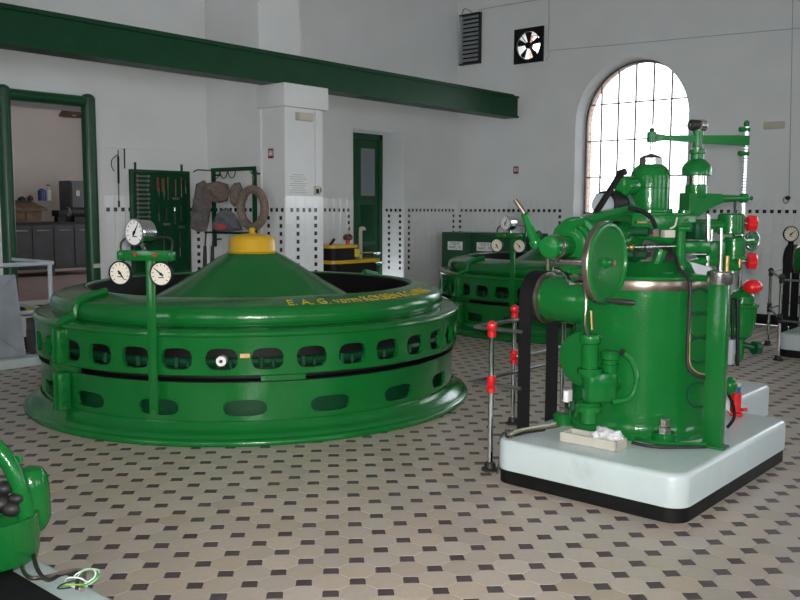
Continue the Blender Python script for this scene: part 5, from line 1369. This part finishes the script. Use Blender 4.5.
# ================================================================== FOREGROUND MACHINE, LOWER LEFT CORNER
FGR = (-.30, 1.62, 2.20, 3.75)
make_plinth(FGR, .27, 'pale plinth in the lower left corner below the bright green machine', r=.08)
mt_ = thing('rubber_mat', 'black rubber mat on the plinth in the lower left corner', 'mat', (.6, 2.9, .27)); MB().span((-.25, 2.25, .2705), (1.475, 3.70, .2775)).build('mat', RUBBER, mt_, smooth=0)
mf = thing('pump_unit', 'bright green pump unit cut off at the lower left corner', 'pump', (1.25, 3.1, .28))
D = 3.32
bc = at(-8, 520, D)
zt_, zb_ = at(0, 515, D).z, at(0, 557, D).z
MB().lathe((bc.x, bc.y, 0), [(.06, zb_-.03), (.14, zb_-.02), (.164, zb_+.0), (.170, zb_+.03), (.172, zt_-.004), (.169, zt_), (.152, zt_+.002), (.148, zt_-.01), (.145, zb_+.04)], seg=48, close=False).build('bowl', GREEN, mf, smooth=.6)
MB().cyl((bc.x, bc.y, .279), (bc.x, bc.y, zb_+.05), .075).build('pedestal', GREEN, mf)
MB().lathe((bc.x, bc.y, .279), [(.11, 0), (.11, .02), (.08, .03)], seg=24).build('pedestal_foot', GREEN, mf)
MB().cyl((bc.x, bc.y, zb_+.0), (bc.x, bc.y, zb_+.05), .144).build('bowl_floor', IRON, mf)
for k, (u, v, r) in enumerate(((0, 503, .045), (12, 508, .040), (17, 498, .030), (4, 488, .035))): MB().ball(at(u, v, D-.02), r, (1, 1, .8)).build('rotor_weight', IRON, mf)
MB().cyl((bc.x, bc.y, zb_+.09), (bc.x, bc.y, zt_+.08), .03).build('spindle', STEEL, mf)
MB().tube([at(-40, 432, D), at(-15, 440, D), at(3, 455, D), at(15, 475, D), at(22, 497, D), at(27, 520, D)], .033, seg=14, smooth=6).build('arched_bracket', GREEN, mf)
cb_ = at(33, 524, D+.12); ct = at(29, 466, D+.12)
MB().lathe(cb_, [(.045, -.02), (.060, .0), (.072, .03), (.072, .15), (.066, .20), (.050, .228), (.02, .238)], ct-cb_, 32).build('motor_cap', GREEN, mf)
MB().cyl(at(20, 462, D+.05), at(18, 455, D+.05), .012).build('oiler', GREEN, mf)
MB().cyl(cb_+Vector((0, 0, .02)), (bc.x, bc.y, cb_.z+.02), .045).build('motor_mount', GREEN, mf)
wires('loose_cable', ['brown cable looping from the green pump to the junction box', 'dark cable lying beside the brown one in the lower left corner'], 'cable',
      [[at(22, 562, D-.05), at(24, 572, D-.1), onz(32, 578, .30), onz(50, 576, .31), onz(70, 571, .32), onz(84, 572, .31), onz(82, 590, .30)],
       [at(33, 553, D), onz(38, 570, .33), onz(48, 580, .31), onz(62, 574, .31), onz(76, 573, .31), onz(77, 588, .30)]], [BROWNST, IRON], .008)
wl = ['green wire end', 'white wire end', 'pale green wire end', 'yellow-green wire end', 'second white wire end', 'dark green wire end']
wm = [mat('green_wire', (.05, .35, .08), .5), PAPER, mat('pale_green_wire', (.3, .5, .3), .5), mat('lime_wire', (.3, .4, .05), .5), PAPER, GREEN_D]
for k in range(6):
    rnd = random.Random(k+20); P = []
    cw = onz(77, 587, .30)+Vector((rnd.uniform(-.015, .015), rnd.uniform(-.015, .015), 0)); e1 = Vector((rnd.uniform(-1, 1), rnd.uniform(-1, 1), rnd.uniform(-.3, .3))).normalized(); e2 = e1.cross(Vector((rnd.uniform(-.5, .5), rnd.uniform(-.5, .5), 1))).normalized(); e2.z = abs(e2.z)+.4
    for q in range(8):
        a_ = q*PI/4.5+rnd.uniform(0, .4); rr = .035+.004*q
        P.append(cw+e1*rr*math.cos(a_)+e2*rr*(1+math.sin(a_))*.8)
    tag(MB().tube(P, .003, seg=5, smooth=6).build('loose_wire', wm[k]), wl[k]+' in the tangle at the lower left corner', 'wire', 'tangled wire ends')
